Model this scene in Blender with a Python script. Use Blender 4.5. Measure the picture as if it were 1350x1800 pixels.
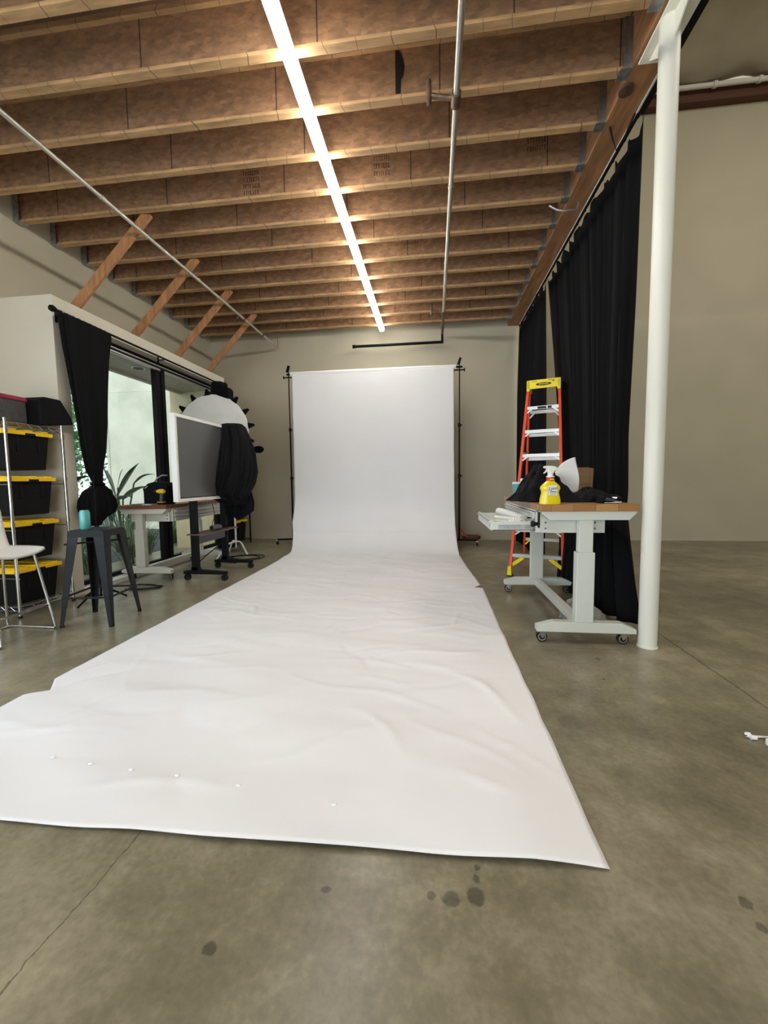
import bpy, bmesh, math, random
from mathutils import Matrix, Vector, noise
random.seed(7)
S = bpy.context.scene
for o in list(bpy.data.objects):
    bpy.data.objects.remove(o)

# ------------------------------------------------------------------ camera
F, YAW, PITCH, ROLL, CH = 716.0, 0.12088, 0.076185, 0.012837, 1.13
cy, sy = math.cos(YAW), math.sin(YAW)
fwd = Vector((-sy*math.cos(PITCH), cy*math.cos(PITCH), -math.sin(PITCH)))
r0 = Vector((cy, sy, 0)); d0 = fwd.cross(r0)
rt = math.cos(ROLL)*r0 + math.sin(ROLL)*d0
dn = -math.sin(ROLL)*r0 + math.cos(ROLL)*d0
cam_d = bpy.data.cameras.new('camera'); cam = bpy.data.objects.new('camera', cam_d)
S.collection.objects.link(cam); S.camera = cam
cam_d.sensor_fit = 'VERTICAL'; cam_d.sensor_height = 36; cam_d.sensor_width = 27
cam_d.lens = F/1800*36; cam_d.clip_start = 0.05; cam_d.clip_end = 100
m = Matrix.Identity(4)
for i in range(3):
    m[i][0] = rt[i]; m[i][1] = -dn[i]; m[i][2] = -fwd[i]
m[0][3], m[1][3], m[2][3] = 0, 0, CH
cam.matrix_world = m

# ------------------------------------------------------------------ view, world, large lights
S.view_settings.view_transform = 'Standard'; S.view_settings.look = 'None'
S.view_settings.exposure = 0.12; S.view_settings.gamma = 1
S.view_settings.use_curve_mapping = False
LED = 36.0
W = bpy.data.worlds.new('sky'); S.world = W; W.use_nodes = True
W.node_tree.nodes['Background'].inputs[0].default_value = (0.80, 0.92, 1.0, 1)
W.node_tree.nodes['Background'].inputs[1].default_value = 1.6

def area(name, loc, target, sx, sy_, power, col):
    d = bpy.data.lights.new(name, 'AREA'); d.shape = 'RECTANGLE'; d.size = sx; d.size_y = sy_
    d.energy = power; d.color = col
    o = bpy.data.objects.new(name, d); S.collection.objects.link(o)
    o.location = loc
    o.rotation_euler = (Vector(target)-Vector(loc)).to_track_quat('-Z', 'Y').to_euler()
    return o
area('daylight_rear_fill', (-1.0, -4.85, 1.9), (-0.6, 3, 1.0), 5.5, 3.4, 135, (0.97, 0.985, 1.0))  # unseen fill added from behind, just inside the rear wall opening
area('daylight_side_window', (-4.25, 0.2, 1.5), (0, 1.6, 0.2), 2.6, 2.2, 60, (0.66, 0.82, 1.0))
area('hall_fill', (5.2, 2.5, 7.6), (5.2, 3.5, 0), 2.4, 5.0, 205, (1.0, 0.93, 0.82))  # unseen lamp added under the roof to brighten the tall hall

# ------------------------------------------------------------------ materials
def mat(name, col, rough=0.5, metal=0.0, var=0.0, scale=8.0, bump=0.0, bscale=60.0, stretch=(1, 1, 1), spec=0.5, coat=0.0, detail=4.0, sheen=0.0):
    M = bpy.data.materials.new(name); M.use_nodes = True
    nt = M.node_tree; P = nt.nodes['Principled BSDF']
    P.inputs['Roughness'].default_value = rough; P.inputs['Metallic'].default_value = metal
    P.inputs['Specular IOR Level'].default_value = spec
    P.inputs['Coat Weight'].default_value = coat
    P.inputs['Sheen Weight'].default_value = sheen
    c = (*col, 1)
    P.inputs['Base Color'].default_value = c
    tc = nt.nodes.new('ShaderNodeTexCoord'); mp = nt.nodes.new('ShaderNodeMapping')
    mp.inputs['Scale'].default_value = stretch
    nt.links.new(tc.outputs['Object'], mp.inputs[0])
    n = nt.nodes.new('ShaderNodeTexNoise'); n.inputs['Scale'].default_value = scale; n.inputs['Detail'].default_value = detail
    nt.links.new(mp.outputs[0], n.inputs['Vector'])
    r = nt.nodes.new('ShaderNodeValToRGB')
    v = max(var, 0.02)
    r.color_ramp.elements[0].position = 0.3; r.color_ramp.elements[1].position = 0.7
    r.color_ramp.elements[0].color = (*[x*(1-v) for x in col], 1)
    r.color_ramp.elements[1].color = (*[min(1, x*(1+v)) for x in col], 1)
    nt.links.new(n.outputs[0], r.inputs[0]); nt.links.new(r.outputs[0], P.inputs['Base Color'])
    if bump:
        n2 = nt.nodes.new('ShaderNodeTexNoise'); n2.inputs['Scale'].default_value = bscale; n2.inputs['Detail'].default_value = 5
        nt.links.new(mp.outputs[0], n2.inputs['Vector'])
        b = nt.nodes.new('ShaderNodeBump'); b.inputs['Strength'].default_value = bump; b.inputs['Distance'].default_value = 0.01
        nt.links.new(n2.outputs[0], b.inputs['Height']); nt.links.new(b.outputs[0], P.inputs['Normal'])
    return M

def emis(name, col, st):
    M = bpy.data.materials.new(name); M.use_nodes = True
    nt = M.node_tree; nt.nodes.clear()
    e = nt.nodes.new('ShaderNodeEmission'); e.inputs[0].default_value = (*col, 1); e.inputs[1].default_value = st
    o = nt.nodes.new('ShaderNodeOutputMaterial'); nt.links.new(e.outputs[0], o.inputs[0])
    return M

M_wall = mat('painted_wall', (0.52, 0.475, 0.352), 0.75, var=0.05, scale=1.3, bump=0.12, bscale=90, detail=6)
M_walll = mat('painted_wall_light', (0.66, 0.62, 0.50), 0.7, var=0.03, scale=2, bump=0.08, bscale=90)
M_trim = mat('white_trim', (0.72, 0.72, 0.66), 0.5)
M_paper = mat('seamless_paper', (0.84, 0.835, 0.83), 0.62, var=0.012, scale=1.5, bump=0.05, bscale=14, spec=0.3)
M_col = mat('column_paint', (0.80, 0.79, 0.69), 0.38, var=0.06, scale=3, bump=0.06, bscale=40, stretch=(1, 1, .3))
M_black = mat('black_cloth', (0.0026, 0.0026, 0.0032), 0.9, var=0.3, scale=12, spec=0.12)
M_velvet = mat('black_curtain', (0.0048, 0.0049, 0.0056), 0.8, var=0.3, scale=6, spec=0.12, stretch=(1, 1, .05))
M_bag = mat('black_nylon', (0.0055, 0.0055, 0.0065), 0.7, var=0.2, scale=20, spec=.12)
M_bin = mat('bin_plastic', (0.0075, 0.008, 0.0075), 0.5, var=0.1, spec=.16)
M_yel = mat('yellow_plastic', (1.0, 0.62, 0.010), 0.4, var=0.05)
M_lyel = mat('ladder_yellow', (1.0, 0.80, 0.004), 0.4)
M_byel = mat('bottle_yellow', (0.86, 0.70, 0.01), 0.18, coat=0.4)
M_orange = mat('ladder_orange', (0.85, 0.075, 0.02), 0.38, var=0.08, stretch=(1, 1, .1))
M_alu = mat('aluminium', (0.52, 0.52, 0.50), 0.35, 0.85, var=0.08, scale=20, stretch=(.2, 4, 4))
M_chrome = mat('chrome', (0.70, 0.70, 0.70), 0.18, 1.0)
M_galv = mat('galvanised', (0.36, 0.37, 0.36), 0.42, 0.75, var=0.25, scale=25)
M_conduit = mat('conduit', (0.58, 0.57, 0.50), 0.35, 0.7, var=0.15, scale=10, stretch=(1, .2, 1))
M_dsteel = mat('dark_steel', (0.006, 0.0057, 0.006), 0.5, 0.0, spec=.12)
M_stool = mat('stool_enamel', (0.014, 0.0145, 0.016), 0.42, 0.0, spec=.2)
M_desk = mat('desk_enamel', (0.66, 0.68, 0.61), 0.35, var=0.02)
M_ldesk = mat('cream_enamel', (0.64, 0.62, 0.54), 0.4, var=0.02)
M_grey = mat('grey_plastic', (0.10, 0.10, 0.10), 0.5)
M_lgrey = mat('light_grey_fabric', (0.66, 0.65, 0.60), 0.7, var=0.06, scale=5, bump=0.1, bscale=30)
M_screen = mat('screen_glass', (0.085, 0.085, 0.082), 0.28, var=0.04, scale=3, spec=0.6)
M_white = mat('white_plastic', (0.86, 0.855, 0.80), 0.35)
M_rub = mat('black_rubber', (0.010, 0.010, 0.010), 0.6, spec=.2)
M_teal = mat('teal_can', (0.13, 0.47, 0.43), 0.35, 0.2, var=0.05)
M_red = mat('red_plastic', (0.62, 0.03, 0.015), 0.4)
M_crim = mat('crimson_fabric', (0.28, 0.012, 0.04), 0.6)
M_gfab = mat('grey_fabric', (0.06, 0.06, 0.062), 0.8, var=0.2, scale=30, bump=0.2, bscale=200)
M_card = mat('cardboard', (0.20, 0.125, 0.055), 0.8, var=0.1, scale=5, stretch=(1, 1, 8))
M_leaf = mat('leaf', (0.045, 0.11, 0.045), 0.4, var=0.4, scale=6)
M_grass = mat('grass_blade', (0.10, 0.17, 0.055), 0.5, var=0.5, scale=3)
M_tree = mat('tree_leaf', (0.12, 0.28, 0.08), 0.5, var=0.5, scale=3)
M_conc = mat('patio_concrete', (0.74, 0.74, 0.60), 0.8, var=0.13, scale=1.6, bump=0.2, bscale=20, detail=8)
M_soff = mat('soffit', (0.46, 0.42, 0.33), 0.8, var=0.05)
M_ywall = mat('ochre_wall', (0.68, 0.58, 0.36), 0.8, var=0.05)
M_soil = mat('patio_ground', (0.035, 0.042, 0.045), 0.8, var=0.4, scale=9, bump=0.4, bscale=20)
M_brownp = mat('brown_shelf', (0.12, 0.075, 0.055), 0.5, var=0.1)
M_rust = mat('aged_pipe', (0.16, 0.10, 0.065), 0.5, 0.5, var=0.4, scale=15)
M_purlin = mat('stained_purlin', (0.10, 0.032, 0.015), 0.6, var=0.2, scale=4, stretch=(.2, 1, 4))
M_insul = mat('insulation_sheet', (0.48, 0.43, 0.32), 0.75, var=0.1, scale=1.5, bump=0.3, bscale=5)
M_ply = mat('roof_deck', (0.16, 0.085, 0.045), 0.7, var=0.2, scale=5)
M_bulk = mat('brace_wood', (0.36, 0.17, 0.065), 0.6, var=0.3, scale=5, stretch=(6, 6, .5), bump=0.1)
M_navy = mat('navy_ink', (0.015, 0.02, 0.10), 0.5)
M_ink = mat('black_ink', (0.012, 0.010, 0.008), 0.6)
M_gwhite = mat('tissue_white', (0.78, 0.78, 0.74), 0.7, bump=0.25, bscale=60)
M_led = emis('led_diffuser', (1.0, 0.965, 0.90), LED)

def osb_material():
    M = mat('osb_web', (0.335, 0.188, 0.098), 0.7, var=0.22, scale=16, bump=0.2, bscale=50, detail=8, stretch=(.8, 1, 1.2))
    nt = M.node_tree; P = nt.nodes['Principled BSDF']; L = nt.links
    base = P.inputs['Base Color'].links[0].from_socket
    tc = [n for n in nt.nodes if n.type == 'TEX_COORD'][0]
    vo = nt.nodes.new('ShaderNodeTexVoronoi'); vo.inputs['Scale'].default_value = 34
    mp = nt.nodes.new('ShaderNodeMapping'); mp.inputs['Scale'].default_value = (.5, 1, 1.1); mp.inputs['Rotation'].default_value = (0, .5, 0)
    L.new(tc.outputs['Object'], mp.inputs[0]); L.new(mp.outputs[0], vo.inputs['Vector'])
    bw = nt.nodes.new('ShaderNodeRGBToBW'); L.new(vo.outputs['Color'], bw.inputs[0])
    mr = nt.nodes.new('ShaderNodeMapRange'); mr.inputs[3].default_value = 0.78; mr.inputs[4].default_value = 1.3
    L.new(bw.outputs[0], mr.inputs[0])
    mul = nt.nodes.new('ShaderNodeVectorMath'); mul.operation = 'SCALE'
    L.new(base, mul.inputs[0]); L.new(mr.outputs[0], mul.inputs['Scale'])
    # web panel seams, every 1.22 m with an offset of its own per joist
    oi = nt.nodes.new('ShaderNodeObjectInfo'); sx = nt.nodes.new('ShaderNodeSeparateXYZ'); L.new(tc.outputs['Object'], sx.inputs[0])
    a = nt.nodes.new('ShaderNodeMath'); a.operation = 'MULTIPLY_ADD'; L.new(oi.outputs['Random'], a.inputs[0]); a.inputs[1].default_value = 7; L.new(sx.outputs[0], a.inputs[2])
    f = nt.nodes.new('ShaderNodeMath'); f.operation = 'PINGPONG'; L.new(a.outputs[0], f.inputs[0]); f.inputs[1].default_value = 0.61
    g = nt.nodes.new('ShaderNodeMath'); g.operation = 'GREATER_THAN'; L.new(f.outputs[0], g.inputs[0]); g.inputs[1].default_value = 0.005
    mr2 = nt.nodes.new('ShaderNodeMapRange'); mr2.inputs[3].default_value = 0.25; mr2.inputs[4].default_value = 1; L.new(g.outputs[0], mr2.inputs[0])
    m2 = nt.nodes.new('ShaderNodeVectorMath'); m2.operation = 'SCALE'; L.new(mul.outputs[0], m2.inputs[0]); L.new(mr2.outputs[0], m2.inputs['Scale'])
    L.new(m2.outputs[0], P.inputs['Base Color'])
    return M
M_osb = osb_material()

def lvl_material(name, col, cell=0.24):
    M = mat(name, col, 0.6, var=0.28, scale=9, bump=0.15, bscale=40, detail=7, stretch=(.5, 2.5, 2.5))
    nt = M.node_tree; P = nt.nodes['Principled BSDF']; L = nt.links
    base = P.inputs['Base Color'].links[0].from_socket
    tc = [n for n in nt.nodes if n.type == 'TEX_COORD'][0]
    oi = nt.nodes.new('ShaderNodeObjectInfo'); sx = nt.nodes.new('ShaderNodeSeparateXYZ'); L.new(tc.outputs['Object'], sx.inputs[0])
    n1 = nt.nodes.new('ShaderNodeTexNoise'); n1.inputs['Scale'].default_value = 1.5; L.new(tc.outputs['Object'], n1.inputs['Vector'])
    a = nt.nodes.new('ShaderNodeMath'); a.operation = 'MULTIPLY_ADD'; L.new(oi.outputs['Random'], a.inputs[0]); a.inputs[1].default_value = 5; L.new(sx.outputs[0], a.inputs[2])
    a2 = nt.nodes.new('ShaderNodeMath'); a2.operation = 'MULTIPLY_ADD'; L.new(n1.outputs[0], a2.inputs[0]); a2.inputs[1].default_value = .5; L.new(a.outputs[0], a2.inputs[2])
    f = nt.nodes.new('ShaderNodeMath'); f.operation = 'PINGPONG'; L.new(a2.outputs[0], f.inputs[0]); f.inputs[1].default_value = cell/2
    g = nt.nodes.new('ShaderNodeMath'); g.operation = 'GREATER_THAN'; L.new(f.outputs[0], g.inputs[0]); g.inputs[1].default_value = 0.0022
    mr2 = nt.nodes.new('ShaderNodeMapRange'); mr2.inputs[3].default_value = 0.3; mr2.inputs[4].default_value = 1; L.new(g.outputs[0], mr2.inputs[0])
    m2 = nt.nodes.new('ShaderNodeVectorMath'); m2.operation = 'SCALE'; L.new(base, m2.inputs[0]); L.new(mr2.outputs[0], m2.inputs['Scale'])
    L.new(m2.outputs[0], P.inputs['Base Color'])
    return M
M_flange = lvl_material('lvl_flange', (0.47, 0.285, 0.135))
M_beam = mat('glulam_beam', (0.34, 0.165, 0.070), 0.6, var=0.35, scale=6, bump=0.3, bscale=30, detail=7, stretch=(3, .5, 3))

def wood_top(name, c1, c2):
    M = mat(name, c1, 0.35, var=0.1)
    nt = M.node_tree; P = nt.nodes['Principled BSDF']; L = nt.links
    tc = [n for n in nt.nodes if n.type == 'TEX_COORD'][0]
    br = nt.nodes.new('ShaderNodeTexBrick'); br.inputs['Color1'].default_value = (*c1, 1); br.inputs['Color2'].default_value = (*c2, 1)
    br.inputs['Mortar'].default_value = (*[x*.5 for x in c1], 1); br.inputs['Mortar Size'].default_value = 0.002
    br.inputs['Brick Width'].default_value = 0.14; br.inputs['Row Height'].default_value = 0.045; br.inputs['Scale'].default_value = 1
    L.new(tc.outputs['Object'], br.inputs['Vector']); L.new(br.outputs['Color'], P.inputs['Base Color'])
    return M
M_oak = wood_top('butcher_block', (0.46, 0.25, 0.085), (0.34, 0.16, 0.05))
M_oak2 = wood_top('dark_block', (0.26, 0.10, 0.035), (0.18, 0.065, 0.022))

def floor_material():
    M = bpy.data.materials.new('polished_concrete'); M.use_nodes = True
    nt = M.node_tree; P = nt.nodes['Principled BSDF']; L = nt.links; N = nt.nodes.new
    tc = N('ShaderNodeTexCoord')
    def nz(s, d, rough=.55, w=None):
        n = N('ShaderNodeTexNoise'); n.inputs['Scale'].default_value = s; n.inputs['Detail'].default_value = d; n.inputs['Roughness'].default_value = rough
        L.new(w or tc.outputs['Object'], n.inputs['Vector']); return n.outputs[0]
    big = nz(0.9, 8, .62); mid = nz(4.5, 8, .65); fine = nz(45, 4); speck = nz(160, 2)
    r = N('ShaderNodeValToRGB'); e = r.color_ramp.elements
    e[0].position = .38; e[0].color = (0.118, 0.100, 0.062, 1); e[1].position = .62; e[1].color = (0.36, 0.320, 0.215, 1)
    k = e.new(.5); k.color = (0.215, 0.188, 0.120, 1)
    def m(op, a, b):
        q = N('ShaderNodeMath'); q.operation = op
        for i, x in enumerate((a, b)):
            if isinstance(x, (int, float)): q.inputs[i].default_value = x
            else: L.new(x, q.inputs[i])
        return q.outputs[0]
    h = m('ADD', m('MULTIPLY', big, .5), m('ADD', m('MULTIPLY', mid, .35), m('MULTIPLY', fine, .15)))
    L.new(h, r.inputs[0])
    sx = N('ShaderNodeSeparateXYZ'); L.new(tc.outputs['Object'], sx.inputs[0]); X, Y = sx.outputs[0], sx.outputs[1]
    wob = m('MULTIPLY', m('SUBTRACT', nz(2.2, 6, .7), .5), .10)
    wob2 = m('MULTIPLY', m('SUBTRACT', nz(14, 5, .7), .5), .09)
    def line(axis, c, w, lo, hi, other, wb):
        d = m('ABSOLUTE', m('SUBTRACT', m('ADD', axis, wb), c), 0)
        a = m('LESS_THAN', d, w)
        return m('MULTIPLY', a, m('MULTIPLY', m('GREATER_THAN', other, lo), m('LESS_THAN', other, hi)))
    lines = m('MAXIMUM', line(X, -0.95, .0022, -5, 1.35, Y, wob), line(X, 1.62, .006, 1.9, 3.2, Y, m('MULTIPLY', wob, .5)))
    lines = m('MAXIMUM', lines, line(X, -3.05, .006, 2.0, 7.8, Y, m('MULTIPLY', wob, .2)))
    lines = m('MAXIMUM', lines, line(Y, 2.78, .0025, .35, 1.25, X, wob))
    spots = None
    for (sx_, sy_, rr) in ((0.045, 1.03, .028), (0.112, 1.045, .026), (-.01, 1.035, .011), (.118, 1.095, .010), (.125, 1.13, .007), (.635, 1.905, .062),
                          (-.546, .85, .018), (.82, 1.105, .020), (.818, 1.045, .014), (.95, 2.35, .012), (1.02, 2.62, .02), (-.3, 1.02, .012)):
        vx = m('SUBTRACT', X, sx_); vy = m('SUBTRACT', Y, sy_)
        d = m('ADD', m('SQRT', m('ADD', m('MULTIPLY', vx, vx), m('MULTIPLY', vy, vy)), 0), m('MULTIPLY', wob2, .5))
        s = N('ShaderNodeMapRange'); L.new(d, s.inputs[0]); s.inputs[1].default_value = rr; s.inputs[2].default_value = rr*.75; s.inputs[3].default_value = 0; s.inputs[4].default_value = 1
        v = s.outputs[0] if rr < .05 else m('MULTIPLY', s.outputs[0], .4)
        spots = v if spots is None else m('MAXIMUM', spots, v)
    dark = m('SUBTRACT', 1, m('MULTIPLY', m('MAXIMUM', lines, m('MULTIPLY', spots, .9)), .55))
    lite = m('MULTIPLY', m('GREATER_THAN', speck, .78), .10)
    v = N('ShaderNodeVectorMath'); v.operation = 'SCALE'; L.new(r.outputs[0], v.inputs[0]); L.new(m('ADD', dark, lite), v.inputs['Scale'])
    L.new(v.outputs[0], P.inputs['Base Color'])
    P.inputs['Roughness'].default_value = .29
    P.inputs['Specular IOR Level'].default_value = .45
    b = N('ShaderNodeBump'); b.inputs['Strength'].default_value = .10; b.inputs['Distance'].default_value = .01; L.new(mid, b.inputs['Height']); L.new(b.outputs[0], P.inputs['Normal'])
    return M
M_floor = floor_material()

M_glass = bpy.data.materials.new('window_glass'); M_glass.use_nodes = True
_nt = M_glass.node_tree; _nt.nodes.clear()
_t = _nt.nodes.new('ShaderNodeBsdfTransparent'); _t.inputs[0].default_value = (.90, .94, .92, 1)
_g = _nt.nodes.new('ShaderNodeBsdfGlossy'); _g.inputs['Roughness'].default_value = 0.02
_f = _nt.nodes.new('ShaderNodeFresnel'); _f.inputs[0].default_value = 1.5
_m = _nt.nodes.new('ShaderNodeMixShader'); _o = _nt.nodes.new('ShaderNodeOutputMaterial')
_nt.links.new(_f.outputs[0], _m.inputs[0]); _nt.links.new(_t.outputs[0], _m.inputs[1]); _nt.links.new(_g.outputs[0], _m.inputs[2]); _nt.links.new(_m.outputs[0], _o.inputs[0])

# ------------------------------------------------------------------ mesh helpers
class MB:
    def __init__(s): s.v = []; s.f = []
    def add(s, vs, fs):
        n = len(s.v); s.v += [tuple(v) for v in vs]; s.f += [tuple(i+n for i in f) for f in fs]; return s
    def box(s, x0, x1, y0, y1, z0, z1, M=None):
        vs = [Vector((x, y, z)) for z in (z0, z1) for y in (y0, y1) for x in (x0, x1)]
        if M: vs = [M @ v for v in vs]
        return s.add(vs, [(0, 2, 3, 1), (4, 5, 7, 6), (0, 1, 5, 4), (2, 6, 7, 3), (0, 4, 6, 2), (1, 3, 7, 5)])
    def prism(s, poly, a, b, axis='y', M=None):
        n = len(poly); vs = []
        for t in (a, b):
            for p, q in poly:
                v = {'y': (p, t, q), 'x': (t, p, q), 'z': (p, q, t)}[axis]
                vs.append(M @ Vector(v) if M else v)
        return s.add(vs, [tuple(range(n)), tuple(range(2*n-1, n-1, -1))] + [(i, (i+1) % n, n+(i+1) % n, n+i) for i in range(n)])
    def tube(s, pts, r, n=12, caps=True, closed=False):
        P = [Vector(p) for p in pts]; k = len(P); rs = r if isinstance(r, (list, tuple)) else [r]*k
        base = len(s.v); up = None
        for i in range(k):
            if closed: d = P[(i+1) % k]-P[i-1]
            else: d = P[min(i+1, k-1)]-P[max(i-1, 0)]
            d.normalize()
            if up is None:
                up = Vector((0, 0, 1)) if abs(d.z) < .9 else Vector((1, 0, 0))
            a = d.cross(up)
            if a.length < 1e-4: a = d.cross(Vector((0, 1, 0)))
            a.normalize(); b = a.cross(d).normalized(); up = b
            for j in range(n):
                t = 2*math.pi*j/n; s.v.append(tuple(P[i]+(a*math.cos(t)+b*math.sin(t))*rs[i]))
        for i in range(k if closed else k-1):
            for j in range(n):
                i2 = (i+1) % k
                s.f.append((base+i*n+j, base+i*n+(j+1) % n, base+i2*n+(j+1) % n, base+i2*n+j))
        if caps and not closed:
            s.f.append(tuple(base+j for j in range(n-1, -1, -1))); s.f.append(tuple(base+(k-1)*n+j for j in range(n)))
        return s
    def bar(s, p, q, w, h):          # rectangular bar from p to q, w wide and h thick
        p = Vector(p); q = Vector(q); d = (q-p).normalized()
        up = Vector((0, 0, 1)) if abs(d.z) < .95 else Vector((0, 1, 0))
        a = d.cross(up).normalized()*w/2; b = a.normalized().cross(d).normalized()*h/2
        vs = [c+i*a+j*b for c in (p, q) for (i, j) in ((-1, -1), (1, -1), (1, 1), (-1, 1))]
        return s.add(vs, [(3, 2, 1, 0), (4, 5, 6, 7)] + [(i, (i+1) % 4, 4+(i+1) % 4, 4+i) for i in range(4)])
    def sections(s, secs, n=32, caps=True):      # secs: (center, ax, ay, fn(theta)) horizontal closed loops
        base = len(s.v)
        for (c, ax, ay, fn) in secs:
            for j in range(n):
                t = 2*math.pi*j/n; k = fn(t) if fn else 1
                s.v.append((c[0]+ax*k*math.cos(t), c[1]+ay*k*math.sin(t), c[2]))
        for i in range(len(secs)-1):
            for j in range(n):
                s.f.append((base+i*n+j, base+i*n+(j+1) % n, base+(i+1)*n+(j+1) % n, base+(i+1)*n+j))
        if caps:
            s.f.append(tuple(base+j for j in range(n))); s.f.append(tuple(base+(len(secs)-1)*n+j for j in range(n-1, -1, -1)))
        return s
    def grid(s, nu, nv, fn):
        base = len(s.v)
        for i in range(nu+1):
            for j in range(nv+1): s.v.append(tuple(fn(i/nu, j/nv)))
        for i in range(nu):
            for j in range(nv):
                a = base+i*(nv+1)+j; s.f.append((a, a+nv+1, a+nv+2, a+1))
        return s
    def build(s, name, material, parent=None, bevel=0, smooth=False, solid=0, sub=0, loc=None):
        me = bpy.data.meshes.new(name); me.from_pydata(s.v, [], s.f); me.update()
        bm = bmesh.new(); bm.from_mesh(me)
        bmesh.ops.recalc_face_normals(bm, faces=bm.faces); bm.to_mesh(me); bm.free()
        if smooth:
            for p in me.polygons: p.use_smooth = True
        me.materials.append(material)
        o = bpy.data.objects.new(name, me); S.collection.objects.link(o)
        if parent: o.parent = parent
        if loc: o.location = loc
        if bevel:
            b = o.modifiers.new('bevel', 'BEVEL'); b.width = bevel; b.segments = 2; b.limit_method = 'ANGLE'
        if solid:
            q = o.modifiers.new('thick', 'SOLIDIFY'); q.thickness = solid; q.offset = 0
        if sub:
            q = o.modifiers.new('sub', 'SUBSURF'); q.levels = sub; q.render_levels = sub
        if smooth and not sub:
            try:
                me.set_sharp_from_angle(angle=math.radians(40))
            except Exception: pass
        return o

def tag(o, label=None, cat=None, group=None, kind=None):
    if label: o['label'] = label
    if cat: o['category'] = cat
    if group: o['group'] = group
    if kind: o['kind'] = kind
    return o
def thing(name, label, cat, loc=(0, 0, 0), rz=0, group=None):
    o = bpy.data.objects.new(name, None); S.collection.objects.link(o); o.empty_display_size = .1
    o.location = loc; o.rotation_euler = (0, 0, rz)
    return tag(o, label, cat, group)
def struct(name, mb, m, **k):
    return tag(mb.build(name, m, **k), kind='structure')
def text(body, size, m, parent, M, name='lettering', sx=1.0, shear=0, ext=0.0006):
    c = bpy.data.curves.new(name, 'FONT'); c.body = body; c.size = size; c.extrude = ext; c.align_x = 'CENTER'; c.align_y = 'CENTER'; c.shear = shear
    c.materials.append(m)
    tmp = bpy.data.objects.new('tmp', c); me = bpy.data.meshes.new_from_object(tmp); bpy.data.objects.remove(tmp); bpy.data.curves.remove(c)
    o = bpy.data.objects.new(name, me); S.collection.objects.link(o); o.parent = parent; o.matrix_local = M @ Matrix.Diagonal((sx, 1, 1, 1))
    return o
def facing(loc, nrm, rollz=0):      # matrix whose +Z looks along nrm and +Y is up
    n = Vector(nrm).normalized(); x = Vector((0, 0, 1)).cross(n).normalized(); y = n.cross(x)
    M = Matrix((x, y, n)).transposed().to_4x4(); M.translation = loc
    return M @ Matrix.Rotation(rollz, 4, 'Z')
def copy_tree(o, parent=None):
    c = o.copy(); S.collection.objects.link(c)
    if parent: c.parent = parent
    for ch in list(o.children): copy_tree(ch, c)
    return c
V = Vector; PI = math.pi

# ================================================================== SETTING
ZC = 3.884      # underside of the joists
BX = -3.575     # face of the window bay
struct('floor', MB().box(-4.6, 9.2, -5.2, 8.1, -.15, 0), M_floor)
struct('wall_back', MB().box(-4.6, 9.2, 7.8, 8.05, 0, 8.2), M_wall)
# left wall, with the opening the side daylight comes through
wl = MB()
wl.box(-4.6, -4.35, -5.2, -1.3, 0, 4.4); wl.box(-4.6, -4.35, 1.6, 3.6, 0, 4.4); wl.box(-4.6, -4.35, -1.3, 1.6, 0, .4); wl.box(-4.6, -4.35, -1.3, 1.6, 2.7, 4.4)
wl.box(-4.6, -4.35, 6.8, 7.8, 0, 4.4); wl.box(-4.6, -4.35, 3.6, 6.8, 2.93, 4.4)
struct('wall_left', wl, M_wall)
wb = MB(); wb.box(-4.6, -4.1, -5.2, -5, 0, 8.2); wb.box(2.1, 9.2, -5.2, -5, 0, 8.2); wb.box(-4.1, 2.1, -5.2, -5, 3.8, 8.2)
struct('wall_front', wb, M_wall)
struct('wall_right', MB().box(9.0, 9.2, -5.2, 8.1, 0, 8.2), M_wall)
# projecting window bay: near return, header, far end, ledge
bay = MB()
bay.box(-4.35, BX, 3.586, 3.73, 0, 2.93)                 # return and jamb
bay.box(-4.35, BX, 3.73, 6.66, 2.775, 2.93)              # header and ledge
bay.box(-3.77, BX, 6.66, 6.80, 0, 2.93)                  # far jamb
struct('wall_bay', bay, M_walll, bevel=.004)
struct('trim_1', MB().box(-3.76, BX+.005, 3.73, 6.66, 0, .055), M_trim, bevel=.004)
struct('baseboard_back', MB().box(-4.35, 9, 7.785, 7.8, 0, .014), M_wall)
# roof over the tall hall on the right
struct('ceiling', MB().box(-4.6, 1.55, -5.2, 8.0, 4.27, 4.4), M_ply)
struct('wall_upper', MB().box(1.50, 1.56, -5.2, 7.8, 4.4, 8.2), M_wall)
roofm = MB()
def roof_fn(u, v):
    x = 1.56+u*7.44; y = -5+v*12.72
    sag = .12*abs(math.sin(y*1.05+1.2))**.7
    droop = .42*math.exp(-((7.72-y)/.55)**2)
    w = noise.noise(V((x*1.3, y*.9, 0)))*.05 + noise.noise(V((x*3.1+y*1.5, y*5, 3)))*.05*math.exp(-((7.6-y)/1.1)**2)
    return (x, y, 7.95-sag*.3-droop+w)
roofm.grid(70, 140, roof_fn)
struct('ceiling_insulation', roofm, M_insul, smooth=True, solid=.03)

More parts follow.
